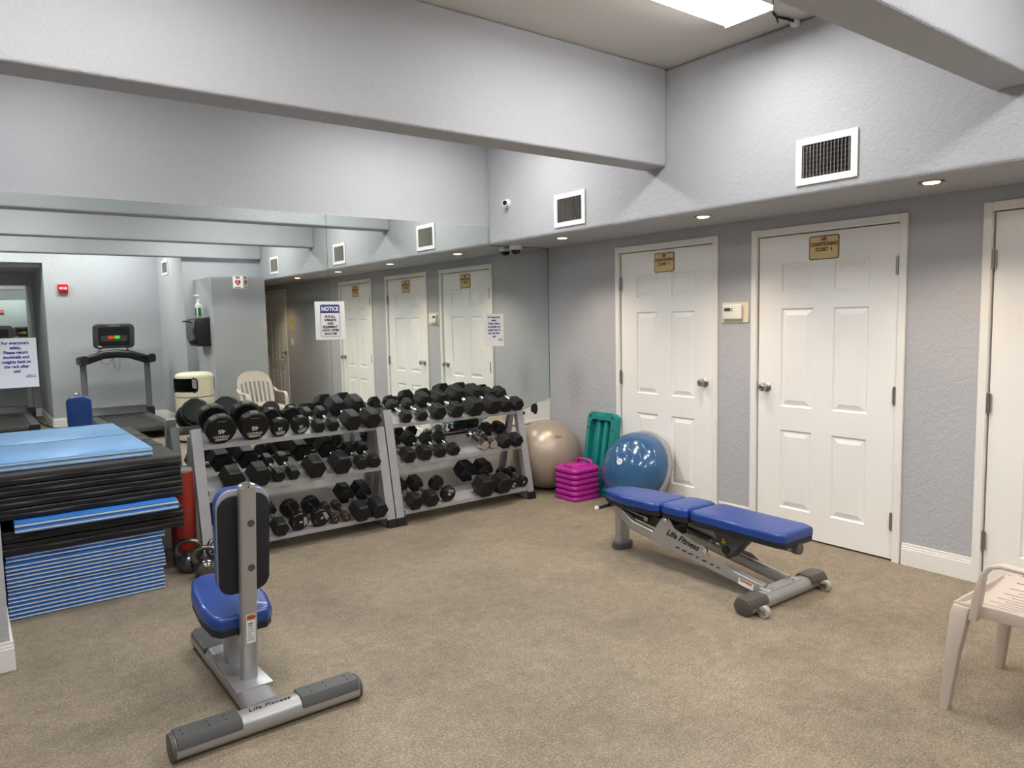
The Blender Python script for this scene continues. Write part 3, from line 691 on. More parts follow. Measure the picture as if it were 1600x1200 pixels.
ORD = ['first', 'second', 'third', 'fourth', 'fifth', 'sixth', 'seventh', 'eighth', 'ninth']
def size_word(kind, r, tx):
    if kind == 'chrome': return 'small chrome dumbbell'
    if kind == 'vinyl': return 'small bronze dumbbell'
    if kind == 'round': return 'black twelve-sided dumbbell' + (' marked ' + tx if tx else '')
    return ('large' if r >= 0.07 else 'medium' if r >= 0.055 else 'small') + ' black hex dumbbell'
def fill(tier, side, items):
    yt, zt = TIERS[tier]
    for i, it in enumerate(items):
        x, kind, r = it[0], it[1], it[2]; tx = it[3] if len(it) > 3 else None; tr = it[4] if len(it) > 4 else 0.0; yaw = it[5] if len(it) > 5 else 0.0
        d = dumbbell(kind, r, tx, tr)
        fy = d['_fy']
        # the empty sits on the tray under the middle of the handle
        front = 0.030
        yy = yt + front * math.cos(TILT) + fy * math.cos(TILT); zz = zt + (front + fy) * math.sin(TILT) + 0.0006
        d.location = (x, yy, zz); d.rotation_euler = (TILT, 0, yaw)
        tname = ('top', 'middle', 'bottom')[tier]
        d['label'] = '%s, %s from left on the %s shelf of the %s rack' % (size_word(kind, r, tx), ORD[i], tname, side)
        d['group'] = 'dumbbells on the %s shelf of the %s rack' % (tname, side)
U_ = PI
fill(0, 'left', [(-3.146, 'round', 0.100, '45', U_), (-2.930, 'round', 0.100, '45', U_), (-2.752, 'round', 0.067, '15', U_), (-2.606, 'round', 0.067, '15', U_ + R(18)),
                 (-2.472, 'hex', 0.047), (-2.365, 'hex', 0.047), (-2.225, 'hex', 0.072), (-2.068, 'hex', 0.072)])
fill(1, 'left', [(-3.105, 'hex', 0.077), (-2.932, 'hex', 0.077), (-2.800, 'hex', 0.046), (-2.699, 'hex', 0.046), (-2.547, 'hex', 0.075), (-2.352, 'hex', 0.077), (-2.188, 'hex', 0.051), (-2.085, 'hex', 0.049)])
fill(2, 'left', [(-3.165, 'hex', 0.070), (-2.99, 'hex', 0.065), (-2.835, 'hex', 0.058), (-2.700, 'round', 0.068, '5', R(-85)), (-2.549, 'round', 0.068, '5', R(-60)), (-2.440, 'vinyl', 0.034, '1', R(-30)), (-2.357, 'vinyl', 0.034, '1', R(10)), (-2.250, 'hex', 0.068), (-2.112, 'hex', 0.068)])
fill(0, 'right', [(-1.768, 'hex', 0.047), (-1.630, 'hex', 0.047), (-1.482, 'hex', 0.064), (-1.316, 'hex', 0.064), (-1.143, 'hex', 0.077), (-0.964, 'hex', 0.075), (-0.822, 'hex', 0.058), (-0.703, 'hex', 0.058)])
fill(1, 'right', [(-1.800, 'hex', 0.058), (-1.656, 'hex', 0.058), (-1.513, 'hex', 0.050), (-1.388, 'hex', 0.049), (-1.096, 'chrome', 0.040), (-1.003, 'chrome', 0.038), (-0.890, 'hex', 0.056), (-0.768, 'hex', 0.056)])
fill(2, 'right', [(-1.805, 'hex', 0.064), (-1.660, 'hex', 0.062), (-1.503, 'round', 0.064, '20', R(-20)), (-1.165, 'hex', 0.086), (-0.988, 'hex', 0.080), (-0.852, 'round', 0.053, '10', R(145)), (-0.757, 'round', 0.048, '8', R(-20))])
for o in list(COL.objects):
    if '_fy' in o.keys(): del o['_fy']

# ------------------------------------------------------------------ mats
def blue_mat(label, x0, x1, y0, y1, z, th, group=None, cat='mat', name='exercise_mat', top='mat_dkblue', jig=0.0, seams=False):
    t = thing(name, label, cat, ((x0 + x1) / 2, (y0 + y1) / 2, z), group=group)
    hx, hy = (x1 - x0) / 2, (y1 - y0) / 2; h = th / 2
    for k in range(2):
        bm = bmesh.new(); box(bm, (-hx, -hy, k * h + 0.0004), (hx, hy, (k + 1) * h - 0.0008), 0.004, 2); p = obj('panel', bm, top, t)
        e = 0.0016; wz = h * 0.33; zc = (k + 0.42) * h
        bm = bmesh.new()
        box(bm, (-hx - e, -hy - e, zc - wz / 2), (hx + e, -hy + 0.012, zc + wz / 2), 0.001, 1)
        box(bm, (hx - 0.012, -hy + 0.012, zc - wz / 2), (hx + e, hy, zc + wz / 2), 0.001, 1)
        obj('edge_piping', bm, 'mat_white', p, smooth=0)
    if seams:
        bm = bmesh.new(); box(bm, (0.0, -hy + 0.03, th - 0.001), (0.18, -hy + 0.034, th + 0.0005), Mx=RZ(R(2))); obj('seam', bm, 'mat_dkblue', t, smooth=0)
    return t
rnd = random.Random(4)
NB = 8; HB = 0.343 / NB
for k in range(NB):
    dx = rnd.uniform(-0.012, 0.008); dy = rnd.uniform(-0.012, 0.008)
    if k == NB - 1: dx += 0.02; dy += 0.01
    blue_mat('blue folding exercise mat with white edges, %s from the floor in the low blue stack' % ORD[k], -4.363 + max(0, dx) * 0.4, -3.603 + dx, -0.785 + dy, -0.10, k * HB, HB, group='blue folding mats stacked on the floor')
def black_mat(label, x0, x1, y0, y1, z, th, group, top=False):
    t = thing('gym_mat', label, 'mat', ((x0 + x1) / 2, (y0 + y1) / 2, z), group=group)
    hx, hy = (x1 - x0) / 2, (y1 - y0) / 2; h = th / 2
    for k in range(2):
        bm = bmesh.new(); box(bm, (-hx, -hy, k * h + 0.0005), (hx, hy, (k + 1) * h - 0.0008), 0.007, 3)
        bmesh.ops.subdivide_edges(bm, edges=[e for e in bm.edges if e.calc_length() > 0.3], cuts=14, use_grid_fill=True)
        for v in bm.verts:
            if v.co.y < -hy + 0.02: v.co.y += 0.006 * math.sin(v.co.x * 17 + k * 2 + z * 40)
        obj('panel', bm, 'mat_top' if (top and k == 1) else 'mat_black', t)
    bm = bmesh.new(); box(bm, (-hx, -hy - 0.001, h - 0.002), (hx + 0.001, -hy + 0.02, h + 0.002)); box(bm, (hx - 0.02, -hy + 0.02, h - 0.002), (hx + 0.001, hy, h + 0.002)); obj('seam', bm, 'seam', t, smooth=0)
    if top:
        bm = bmesh.new(); box(bm, (hx - 0.20, 0.10, th - 0.001), (hx + 0.001, 0.14, th + 0.0015)); obj('strap', bm, 'mat_black', t, smooth=0)
    return t
XR = -3.483
for k in range(2):
    black_mat('black folding gym mat resting on the low blue stack, %s of two' % ('lower', 'upper')[k], -4.368, XR - 0.004 * k, -0.792, -0.02, 0.3445 + k * 0.065, 0.064, 'black folding gym mats in the stack')
blue_mat('bright blue folded mat sticking out below the upper black mats', -4.312, XR - 0.045, -0.875, -0.12, 0.475, 0.056, top='mat_blue')
for k in range(4):
    black_mat('black folding gym mat, %s of the four below the light blue top mat' % ('bottom', 'second lowest', 'second highest', 'topmost')[k], -4.368, XR + 0.004 * (k % 2), -0.800 + 0.006 * k, -0.02, 0.532 + k * 0.060, 0.0595, 'black folding gym mats in the stack', top=(k == 3))
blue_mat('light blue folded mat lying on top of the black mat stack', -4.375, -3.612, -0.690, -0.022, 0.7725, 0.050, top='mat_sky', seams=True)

# red upright cylinder and kettlebells ----------------------------------------------
t = thing('foam_cylinder', 'red upright vinyl cylinder standing between the mats and the rack', 'cylinder', (-3.405, -0.40, 0))
bm = bmesh.new(); lathe(bm, [(0, 0), (0.068, 0), (0.073, 0.006), (0.073, 0.600), (0, 0.600)], 36); obj('body', bm, 'red', t)
bm = bmesh.new(); lathe(bm, [(0, 0.600), (0.073, 0.600), (0.073, 0.612), (0.068, 0.618), (0, 0.618)], 36); obj('top', bm, 'foam', t)
def kettlebell(label, x, y, s, rz):
    t = thing('kettlebell', label, 'kettlebell', (x, y, 0), rz, group='kettlebells at the foot of the red cylinder')
    bm = bmesh.new(); r = 0.070 * s
    lathe(bm, [(0, 0), (r * 0.55, 0)] + [(r * math.sin(a), r * 0.86 - r * math.cos(a)) for a in [R(32 + 12 * k) for k in range(12)]] + [(r * 0.2, r * 1.84), (0, r * 1.85)], 28); obj('bell', bm, 'iron', t)
    bm = bmesh.new(); pts = [(-0.72 * r, 0, 1.30 * r), (-0.98 * r, 0, 1.75 * r), (-0.92 * r, 0, 2.25 * r), (-0.62 * r, 0, 2.58 * r), (0, 0, 2.70 * r), (0.62 * r, 0, 2.58 * r), (0.92 * r, 0, 2.25 * r), (0.98 * r, 0, 1.75 * r), (0.72 * r, 0, 1.30 * r)]
    tube(bm, pts, 0.155 * r + 0.004, 10); obj('handle', bm, 'iron', t)
    return t
kettlebell('dark metal kettlebell nearest the camera, right behind the bench seat', -3.372, -0.760, 0.98, R(-18))
kettlebell('dark metal kettlebell touching the red cylinder, leftmost of the three', -3.425, -0.585, 1.05, R(-25))
kettlebell('dark metal kettlebell in front of the rack foot, rightmost of the three', -3.262, -0.645, 1.0, R(10))

# ------------------------------------------------------------------ upright utility bench
UX, UY = -3.630, -2.30
t = thing('utility_bench', 'small blue upright bench on a T-shaped silver base, seen from behind', 'bench', (UX, UY, 0))
P4 = lambda *a: [Vector(p) for p in a]
oval = rrect(0.104, 0.082, 0.036, 4)
bm = bmesh.new(); prism(bm, oval, -0.340, 0.350, basis((0, 1, 0), (0, 0, 1), (1, 0, 0), (0, -0.360, 0.048))); obj('rear_bar', bm, 'steel', t)
bm = bmesh.new(); prism(bm, rrect(0.130, 0.080, 0.030, 4), -0.312, 0.555, basis((-1, 0, 0), (0, 0, 1), (0, 1, 0), (0, 0, 0.047))); obj('spine', bm, 'steel', t)
bm = bmesh.new(); prism(bm, [(-0.074, -0.20), (0.074, -0.20), (0.060, 0.20), (-0.060, 0.20)], 0.080, 0.094, bev=0.003); obj('mount_plate', bm, 'steel', t)
for s in (-1, 1):
    bm = bmesh.new(); x0, x1 = (-0.338, -0.112) if s < 0 else (0.112, 0.348)
    prism(bm, [(-0.0555, 0.052), (-0.0555, 0.066), (-0.040, 0.0915), (0.040, 0.0915), (0.0555, 0.066), (0.0555, 0.052)], x0, x1, basis((0, 1, 0), (0, 0, 1), (1, 0, 0), (0, -0.360, 0.0022)), 0.003, 1); g = obj('grip_pad', bm, 'greyplastic', t)
    bm = bmesh.new()
    for q in (0.05, 0.11, 0.2): 
        for dy in (-0.016, 0.016): cyl(bm, (s * (0.112 + q), -0.360 + dy, 0.0925), (s * (0.112 + q), -0.360 + dy, 0.0945), 0.004, n=8)
    obj('rivet', bm, 'ink', g)
    bm = bmesh.new(); x1 = -0.340 if s < 0 else 0.350
    prism(bm, rrect(0.108, 0.086, 0.036, 4), min(x1, x1 + s * 0.014), max(x1, x1 + s * 0.014), basis((0, 1, 0), (0, 0, 1), (1, 0, 0), (0, -0.360, 0.047)), 0.004, 2); obj('end_cap', bm, 'brownplastic', t)
bm = bmesh.new(); prism(bm, [(-0.068, 0.30), (0.068, 0.30), (0.068, 0.52), (0.045, 0.56), (-0.045, 0.56), (-0.068, 0.52)], 0.060, 0.0905, bev=0.008); obj('grip_pad', bm, 'greyplastic', t)
text('lettering', 'Life Fitness', 0.036, basis((1, 0, 0), (0, 1, 0), (0, 0, 1), (0.0, -0.362, 0.0895)), 'ink', t, 0.0004, shear=0.35)
bm = bmesh.new(); PT = T(0.005, -0.105, 0.09) @ RX(R(7.2)); sweep(bm, [PT @ Vector((0, 0, z)) for z in (0.0, 0.27, 0.82)], rrect(0.064, 0.046, 0.012, 3), up=(0, -1, 0)); obj('back_post', bm, 'steel', t)
bm = bmesh.new(); lathe(bm, [(0, 0), (0.030, 0), (0.029, 0.008), (0.018, 0.014), (0, 0.015)], 24, PT @ T(0, 0, 0.82) @ Matrix.Diagonal((1.12, 0.82, 1, 1))); obj('post_cap', bm, 'chrome', t)
for z in (0.775, 0.590):
    bm = bmesh.new(); cyl(bm, PT @ Vector((0.008, -0.018, z - 0.10)), PT @ Vector((0.008, -0.025, z - 0.10)), 0.0145, n=18); obj('bolt_plug', bm, 'brownplastic', t)
bm = bmesh.new(); sweep(bm, [(0, 0.10, 0.085), (0, 0.10, 0.31)], rrect(0.066, 0.060, 0.014, 3)); obj('seat_post', bm, 'steel', t)
bm = bmesh.new(); sweep(bm, [(0.0, -0.118, 0.245), (0, -0.05, 0.285), (0, 0.06, 0.300)], rrect(0.05, 0.02, 0.006, 2)); obj('brace', bm, 'steel', t)
# warning sticker
bm = bmesh.new(); box(bm, (-0.014, -0.0238, 0.168), (0.022, -0.0230, 0.292), Mx=PT); st = obj('warning_sticker', bm, 'paper', t, smooth=0, label='white warning sticker with orange band')
bm = bmesh.new(); box(bm, (-0.012, -0.0244, 0.268), (0.020, -0.0236, 0.290), Mx=PT); obj('band', bm, 'orange', st, smooth=0)
text('lettering', 'WARNING', 0.0075, PT @ ON_N(0.004, -0.0247, 0.279), 'ink', st, 0.0002)
bm = bmesh.new(); rr = random.Random(2)
for k in range(9): box(bm, (-0.008, -0.0244, 0.180 + k * 0.0088), (-0.008 + rr.uniform(0.014, 0.024), -0.0236, 0.1825 + k * 0.0088 + (0.003 if k > 6 else 0)), Mx=PT)
obj('print', bm, 'grey_ink', st, smooth=0)
# seat: wide coffin-shaped cushion, slightly raised at the front
Ms = T(0, 0.0, 0.335) @ RX(R(8))
sp = [(-0.095, -0.105), (0.095, -0.105), (0.122, -0.075), (0.138, 0.03), (0.130, 0.20), (0.105, 0.30), (0.06, 0.335), (-0.06, 0.335), (-0.105, 0.30), (-0.130, 0.20), (-0.138, 0.03), (-0.122, -0.075)]
bm = bmesh.new(); pad(bm, [(x * 0.97, y) for x, y in sp], -0.042, -0.010, 0.006, Ms); seat = obj('seat_base', bm, 'padback', t)
bm = bmesh.new(); pad(bm, sp, -0.014, 0.042, 0.022, Ms, 0.003); obj('seat', bm, 'blue', t)
# backrest: blue cushion facing the mirror, grey rim and black backing facing the camera
Mb = PT @ basis((-1, 0, 0), (0, 0, 1), (0, 1, 0), (-0.004, 0.0255, 0.584))
bp_ = []
for x, z in rrect(0.205, 0.415, 0.050, 5):
    bp_.append((x * (1 - 0.04 * (z < 0) * (-z / 0.207)), z + (0.012 * (1 - (x / 0.1025) ** 2) if z > 0 else 0)))
bm = bmesh.new(); pad(bm, bp_, 0.018, 0.078, 0.024, Mb, 0.003); obj('backrest', bm, 'blue', t)
bm = bmesh.new(); prism(bm, [(x * 1.0, z) for x, z in bp_], 0.004, 0.022, Mb, 0.006, 2); obj('backrest_rim', bm, 'padrim', t)
bm = bmesh.new(); prism(bm, [(x * 0.985, z * 0.965 - 0.014) for x, z in bp_], -0.003, 0.012, Mb, 0.004, 2); obj('backrest_shell', bm, 'padback', t)

# ------------------------------------------------------------------ adjustable bench
BX, BY = -1.040, -2.58
t = thing('adjustable_bench', 'long flat blue exercise bench with silver frame in front of the closet doors', 'bench', (BX, BY, 0))
def pb(y0, y1, w0, w1, r):      # bench cushion outline
    return [(-w0 + r * 0.6, y0), (w0 - r * 0.6, y0), (w0, y0 + r), (w1, y1 - r), (w1 - r * 0.6, y1), (-w1 + r * 0.6, y1), (-w1, y1 - r), (-w0, y0 + r)]
for nm, a in (('head_pad', (0.165, 0.705, 0.148, 0.120, 0.05)), ('middle_pad', (-0.052, 0.150, 0.150, 0.146, 0.035)), ('seat_pad', (-0.685, -0.070, 0.148, 0.150, 0.04))):
    Mp = T(0, 0, 0.352)
    if nm == 'head_pad': Mp = T(0, 0.165, 0.345) @ RX(R(-1.0)) @ T(0, -0.165, 0)
    if nm == 'seat_pad': Mp = T(0, -0.07, 0.352) @ RX(R(0.6)) @ T(0, 0.07, 0)
    pl = pb(*a)
    if nm == 'head_pad': pl = [(-0.13, 0.165), (0.13, 0.165), (0.150, 0.20), (0.146, 0.46), (0.110, 0.62), (0.060, 0.695), (-0.060, 0.695), (-0.110, 0.62), (-0.146, 0.46), (-0.150, 0.20)]
    bm = bmesh.new(); pad(bm, [(x * 0.96, y) for x, y in pl], -0.026, 0.004, 0.006, Mp); obj(nm + '_base', bm, 'padback', t)
    bm = bmesh.new(); pad(bm, pl, 0.000, 0.055, 0.020, Mp, 0.002); obj(nm, bm, 'blue', t)
# slanted twin rails from the rear leg down to the front bar
for s in (-1, 1):
    bm = bmesh.new(); sweep(bm, [(s * 0.055, 0.585, 0.300), (s * 0.085, 0.50, 0.262), (s * 0.105, 0.40, 0.215), (s * 0.108, -0.555, 0.066)], rrect(0.042, 0.064, 0.012, 3), up=(0, 0.15, 1)); rl = obj('side_rail', bm, 'steel', t)
    bm = bmesh.new()
    pl = [(0.225, 0.205), (0.195, 0.245), (0.145, 0.315), (0.110, 0.330), (0.080, 0.312), (0.045, 0.268), (-0.10, 0.225), (-0.17, 0.215), (-0.205, 0.165), (-0.31, 0.160), (-0.365, 0.125), (-0.385, 0.110), (-0.385, 0.070), (0.225, 0.160)]
    xi = s * 0.128
    prism(bm, pl, min(xi, xi - s * 0.006), max(xi, xi - s * 0.006), basis((0, 1, 0), (0, 0, 1), (1, 0, 0), (0, 0, 0))); obj('side_plate', bm, 'steel', t, smooth=0)
    for yb, zb in ((0.110, 0.308), (-0.185, 0.195)):
        bm = bmesh.new(); cyl(bm, (xi, yb, zb), (xi + s * 0.010, yb, zb), 0.015, n=18); cyl(bm, (xi + s * 0.010, yb, zb), (xi + s * 0.013, yb, zb), 0.008, n=12); obj('bolt', bm, 'chrome', t)
text('lettering', 'Life Fitness', 0.054, basis((0, -1, 0), (0, 0, 1), (-1, 0, 0), (-0.1292, -0.012, 0.217)) @ RZ(R(-11)), 'ink', t, 0.0012, shear=0.4)
bm = bmesh.new(); rr = random.Random(5)
for k in range(7):
    yk = 0.02 - 0.048 * k; zk = 0.215 - (0.40 - yk) * 0.156 + 0.008
    box(bm, (-0.1312, yk - rr.uniform(0.006, 0.018), zk - 0.004), (-0.1296, yk + rr.uniform(0.004, 0.016), zk + 0.003), Mx=None)
obj('scuff', bm, 'ink', t, smooth=0)
bm = bmesh.new(); box(bm, (-0.1318, -0.50, 0.058), (-0.1296, -0.405, 0.092), Mx=None); bmesh.ops.transform(bm, matrix=T(0, -0.45, 0.078) @ RX(R(9)) @ T(0, 0.45, -0.078), verts=bm.verts[:]); st = obj('warning_sticker', bm, 'paper', t, smooth=0, label='torn white and orange sticker')
bm = bmesh.new(); box(bm, (-0.1324, -0.49, 0.080), (-0.1316, -0.415, 0.092)); bmesh.ops.transform(bm, matrix=T(0, -0.45, 0.078) @ RX(R(9)) @ T(0, 0.45, -0.078), verts=bm.verts[:]); obj('band', bm, 'orange', st, smooth=0)
# rear leg and foot
bm = bmesh.new(); sweep(bm, [(0, 0.600, 0.03), (0, 0.600, 0.315)], rrect(0.105, 0.058, 0.025, 4), up=(0, 1, 0)); obj('rear_leg', bm, 'steel', t)
bm = bmesh.new(); prism(bm, [(x, y + 0.600) for x, y in rrect(0.150, 0.096, 0.045, 6)], 0, 0.042, bev=0.006); obj('rear_foot', bm, 'greyplastic', t)
bm = bmesh.new(); box(bm, (-0.05, 0.56, 0.30), (0.05, 0.66, 0.318), 0.004, 1); box(bm, (-0.045, -0.60, 0.300), (0.045, 0.62, 0.327), 0.006, 2); obj('pad_beam', bm, 'greyplastic', t)
bm = bmesh.new(); cyl(bm, (0, -0.655, 0.300), (0, -0.12, 0.300), 0.028, n=16); obj('seat_tube', bm, 'steel', t)
bm = bmesh.new(); cyl(bm, (0, -0.690, 0.300), (0, -0.655, 0.300), 0.0315, n=18); obj('tube_cap', bm, 'brownplastic', t)
bm = bmesh.new(); tube(bm, [(-0.02, 0.63, 0.295), (-0.10, 0.655, 0.285), (-0.155, 0.665, 0.280)], 0.012, 10); hd = obj('adjust_handle', bm, 'blackplastic', t)
bm = bmesh.new(); lathe(bm, [(0, -0.012), (0.012, -0.010), (0.016, 0), (0.012, 0.012), (0, 0.014)], 14, T(-0.168, 0.667, 0.279)); obj('handle_knob', bm, 'plastic_white', hd)
bm = bmesh.new()
for x in (-0.075, -0.05): cyl(bm, (x, 0.59, 0.302), (x, 0.30, 0.272), 0.009, n=10)
for yb, zb in ((0.60, 0.318), (0.305, 0.270)): cyl(bm, (-0.095, yb, zb), (-0.03, yb, zb), 0.017, n=16)
obj('link_bar', bm, 'nickel', t)
bm = bmesh.new(); box(bm, (-0.06, 0.10, 0.22), (0.06, 0.52, 0.295), 0.008, 2, Mx=T(0, 0.3, 0.25) @ RX(R(8)) @ T(0, -0.3, -0.25)); obj('linkage', bm, 'darkmetal', t)
bm = bmesh.new(); prism(bm, [(-0.16, 0.30), (-0.205, 0.262), (-0.235, 0.185), (-0.27, 0.15), (-0.31, 0.19), (-0.36, 0.245), (-0.385, 0.290)], -0.05, 0.05, basis((0, 1, 0), (0, 0, 1), (1, 0, 0), (0, 0, 0)), 0.006, 1); hb = obj('hinge_bracket', bm, 'greyplastic', t)
bm = bmesh.new(); cyl(bm, (-0.065, -0.265, 0.205), (0.065, -0.265, 0.205), 0.022, n=16); obj('pivot', bm, 'blackplastic', hb)
bm = bmesh.new(); prism(bm, [(-0.232, 0.236), (-0.262, 0.240), (-0.243, 0.268)], 0.0505, 0.052, basis((0, 1, 0), (0, 0, 1), (-1, 0, 0), (0, 0, 0))); obj('warning_sticker', bm, 'yellow', hb, smooth=0, label='yellow warning triangle')
bm = bmesh.new(); prism(bm, [(-0.241, 0.243), (-0.253, 0.244), (-0.246, 0.256)], 0.0521, 0.0526, basis((0, 1, 0), (0, 0, 1), (-1, 0, 0), (0, 0, 0))); obj('mark', bm, 'ink', hb, smooth=0)
# front bar with end caps and wheels
bm = bmesh.new(); prism(bm, rrect(0.100, 0.076, 0.034, 4), -0.338, 0.338, basis((0, 1, 0), (0, 0, 1), (1, 0, 0), (0, -0.590, 0.043))); obj('front_bar', bm, 'steel', t)
bm = bmesh.new(); box(bm, (-0.145, -0.612, 0.076), (0.145, -0.545, 0.086), 0.003, 1)
obj('rail_plate', bm, 'steel', t, smooth=0)
for s in (-1, 1):
    bm = bmesh.new(); x0, x1 = sorted((s * 0.200, s * 0.342)); prism(bm, [(-0.0545, 0.0), (-0.0545, 0.020), (-0.038, 0.042), (0.038, 0.042), (0.0545, 0.020), (0.0545, 0.0)], x0, x1, basis((0, 1, 0), (0, 0, 1), (1, 0, 0), (0, -0.590, 0.046)), 0.004, 2); obj('foot_cover', bm, 'brownplastic', t)
    bm = bmesh.new(); x0, x1 = sorted((s * 0.334, s * 0.352)); prism(bm, rrect(0.106, 0.084, 0.038, 5), x0, x1, basis((0, 1, 0), (0, 0, 1), (1, 0, 0), (0, -0.590, 0.045)), 0.005, 2); obj('end_cap', bm, 'brownplastic', t)
    bm = bmesh.new(); cyl(bm, (s * 0.268, -0.672, 0.030), (s * 0.298, -0.672, 0.030), 0.029, n=24); wh = obj('wheel', bm, 'wheel', t, label='light grey transport wheel')
    bm = bmesh.new(); cyl(bm, (s * 0.264, -0.672, 0.030), (s * 0.302, -0.672, 0.030), 0.010, n=14); box(bm, (s * 0.300 - 0.003, -0.684, 0.018), (s * 0.300 + 0.003, -0.615, 0.045)); box(bm, (s * 0.266 - 0.003, -0.684, 0.018), (s * 0.266 + 0.003, -0.615, 0.045)); obj('axle', bm, 'nickel', wh)
    bm = bmesh.new()
    cyl(bm, (s * 0.10, -0.59, 0.086), (s * 0.10, -0.59, 0.090), 0.008, n=12); obj('bolt', bm, 'nickel', t)

# ------------------------------------------------------------------ corner: ball, step, risers, half ball
t = thing('exercise_ball', 'large silver inflatable exercise ball in the room corner', 'ball', (-0.318, -0.330, 0))
bm = bmesh.new(); lathe(bm, [(0.308 * math.sin(PI * k / 40), 0.308 - 0.308 * math.cos(PI * k / 40)) for k in range(41)], 64)
obj('shell', bm, 'ball', t)
nv = Vector((-0.20, -0.75, 0.60)).normalized(); sx_ = nv.cross(Vector((0, 0, 1))).normalized() * -1; sy_ = nv.cross(sx_)
sx_ = Vector((0, 0, 1)).cross(nv).normalized(); sy_ = nv.cross(sx_)
bm = bmesh.new(); rr = random.Random(11)
for k in range(9):
    a = -0.11 + 0.026 * k
    for q in range(2):
        c0 = (nv + sx_ * a * 0.8 + sy_ * (0.02 - 0.045 * q)).normalized(); s0 = (c0 + sx_ * rr.uniform(0.012, 0.02)).normalized(); s1 = (s0 + sy_ * rr.uniform(0.015, 0.03)).normalized(); c1 = (c0 + sy_ * 0.022).normalized()
        bm.faces.new([bm.verts.new(Vector((0, 0, 0.308)) + p * 0.3086) for p in (c0, s0, s1, c1)])
obj('print', bm, 'ink', t, smooth=0)

t = thing('aerobic_step', 'teal aerobic step standing on end against the wall beside the door', 'step', (-0.185, -0.790, 0.0))
t.rotation_euler = (0, R(9), 0)
Mt = basis((0, -1, 0), (0, 0, 1), (-1, 0, 0), (0, 0, 0.0))
bm = bmesh.new()
HT, WT = 0.715, 0.345
outer = rrect(WT, HT, 0.055, 5)
inner = rrect(WT - 0.085, HT - 0.13, 0.045, 5)
def ring_loop(pl, z, dz=HT / 2): return [Mt @ Vector((x, y + dz, z)) for x, y in pl]
sh = [ring_loop([(x * 0.93, y * 0.965) for x, y in outer], -0.085), ring_loop(outer, -0.07), ring_loop(outer, -0.012), ring_loop([(x * 0.975, y * 0.985) for x, y in outer], 0.0), ring_loop(inner, 0.0), ring_loop([(x * 0.96, y * 0.98) for x, y in inner], -0.055)]
vv = rings(bm, sh, True, True)
obj('platform', bm, 'teal', t)
bm = bmesh.new()
for x in (-0.042, 0.042): box(bm, (x - 0.019, 0.055, -0.062), (x + 0.019, HT - 0.07, -0.016), 0.010, 2, Mx=Mt)
for x in (-0.088, 0.088): box(bm, (x - 0.010, 0.060, -0.062), (x + 0.010, HT - 0.075, -0.036), 0.005, 2, Mx=Mt)
obj('rib', bm, 'teal', t)
bm = bmesh.new(); box(bm, (-0.052, HT - 0.072, -0.040), (0.052, HT - 0.012, 0.004), 0.008, 2, Mx=Mt); obj('grip', bm, 'teal', t)
bm = bmesh.new()
for x in (-0.135, 0.135):
    for z in (0.035, HT - 0.042): cyl(bm, Mt @ Vector((x, z, -0.002)), Mt @ Vector((x, z, 0.0012)), 0.011, n=14)
    box(bm, (x - 0.034, HT - 0.150, -0.001), (x + 0.034, HT - 0.144, 0.0012), Mx=Mt)
obj('foot_hole', bm, 'ink', t)

def riser(k, label):
    t = thing('step_riser', label, 'riser', (-0.352, -0.772, k * 0.0465), group='magenta step risers in a stack')
    bm = bmesh.new(); w_ = 0.305; d_ = 0.275
    lp = [(0.89, 0.0), (0.955, 0.002), (0.99, 0.008), (1.0, 0.016), (0.995, 0.025), (0.97, 0.033), (0.93, 0.038), (0.875, 0.040), (0.87, 0.0462)]
    rings(bm, [[Vector((x * s, y * s, z)) for x, y in rrect(w_, d_, 0.045, 5)] for s, z in lp]); obj('body', bm, 'magenta', t)
    return t
for k in range(6):
    tt = riser(k, 'magenta step riser, %s in the stack beside the silver ball' % ('bottom one', 'second from the floor', 'third from the floor', 'fourth from the floor', 'fifth from the floor', 'topmost with a handle')[k])
bm = bmesh.new(); box(bm, (-0.095, -0.070, 0.040), (0.095, 0.070, 0.058), 0.010, 3); obj('raised_top', bm, 'magenta', tt)
bm = bmesh.new(); sweep(bm, [(0.085, -0.095, 0.045), (0.085, -0.085, 0.075), (0.085, -0.06, 0.085), (0.085, 0.06, 0.085), (0.085, 0.085, 0.075), (0.085, 0.095, 0.045)], rrect(0.022, 0.030, 0.008, 3), up=(1, 0, 0)); obj('handle', bm, 'magenta', tt)
bm = bmesh.new(); box(bm, (-0.112, -0.05, 0.0455), (-0.104, 0.05, 0.0475)); obj('slot', bm, 'ink', tt, smooth=0)

t = thing('balance_half_ball', 'blue half-ball balance trainer leaning against the first closet door', 'balance trainer', (-0.175, -1.290, 0.302))
t.rotation_euler = (0, R(-67), R(4))
bm = bmesh.new(); lathe(bm, [(0, -0.055), (0.27, -0.055), (0.312, -0.045), (0.322, -0.030), (0.322, -0.012), (0.314, -0.002), (0.300, 0.0), (0, 0.0)], 64); obj('platform', bm, 'padrim', t)
bm = bmesh.new(); pr = [(0, 0.0005), (0.296, 0.0005)]
for k in range(1, 17):
    a = PI / 2 * k / 16; pr.append((0.302 * math.cos(a) ** 0.92 if k < 16 else 0.0, 0.0 + 0.225 * math.sin(a)))
lathe(bm, pr, 72); obj('dome', bm, 'bosu', t)
bm = bmesh.new(); Ml = T(0, 0, 0.2252); lathe(bm, [(0, -0.004), (0.026, -0.004), (0.026, 0.0012), (0, 0.0015)], 28, Ml); lg = obj('emblem', bm, 'paper', t, label='round white emblem')
text('lettering', 'b', 0.034, Ml @ T(0, 0, 0.002) @ RZ(R(170)), 'grey_ink', lg, 0.0005)

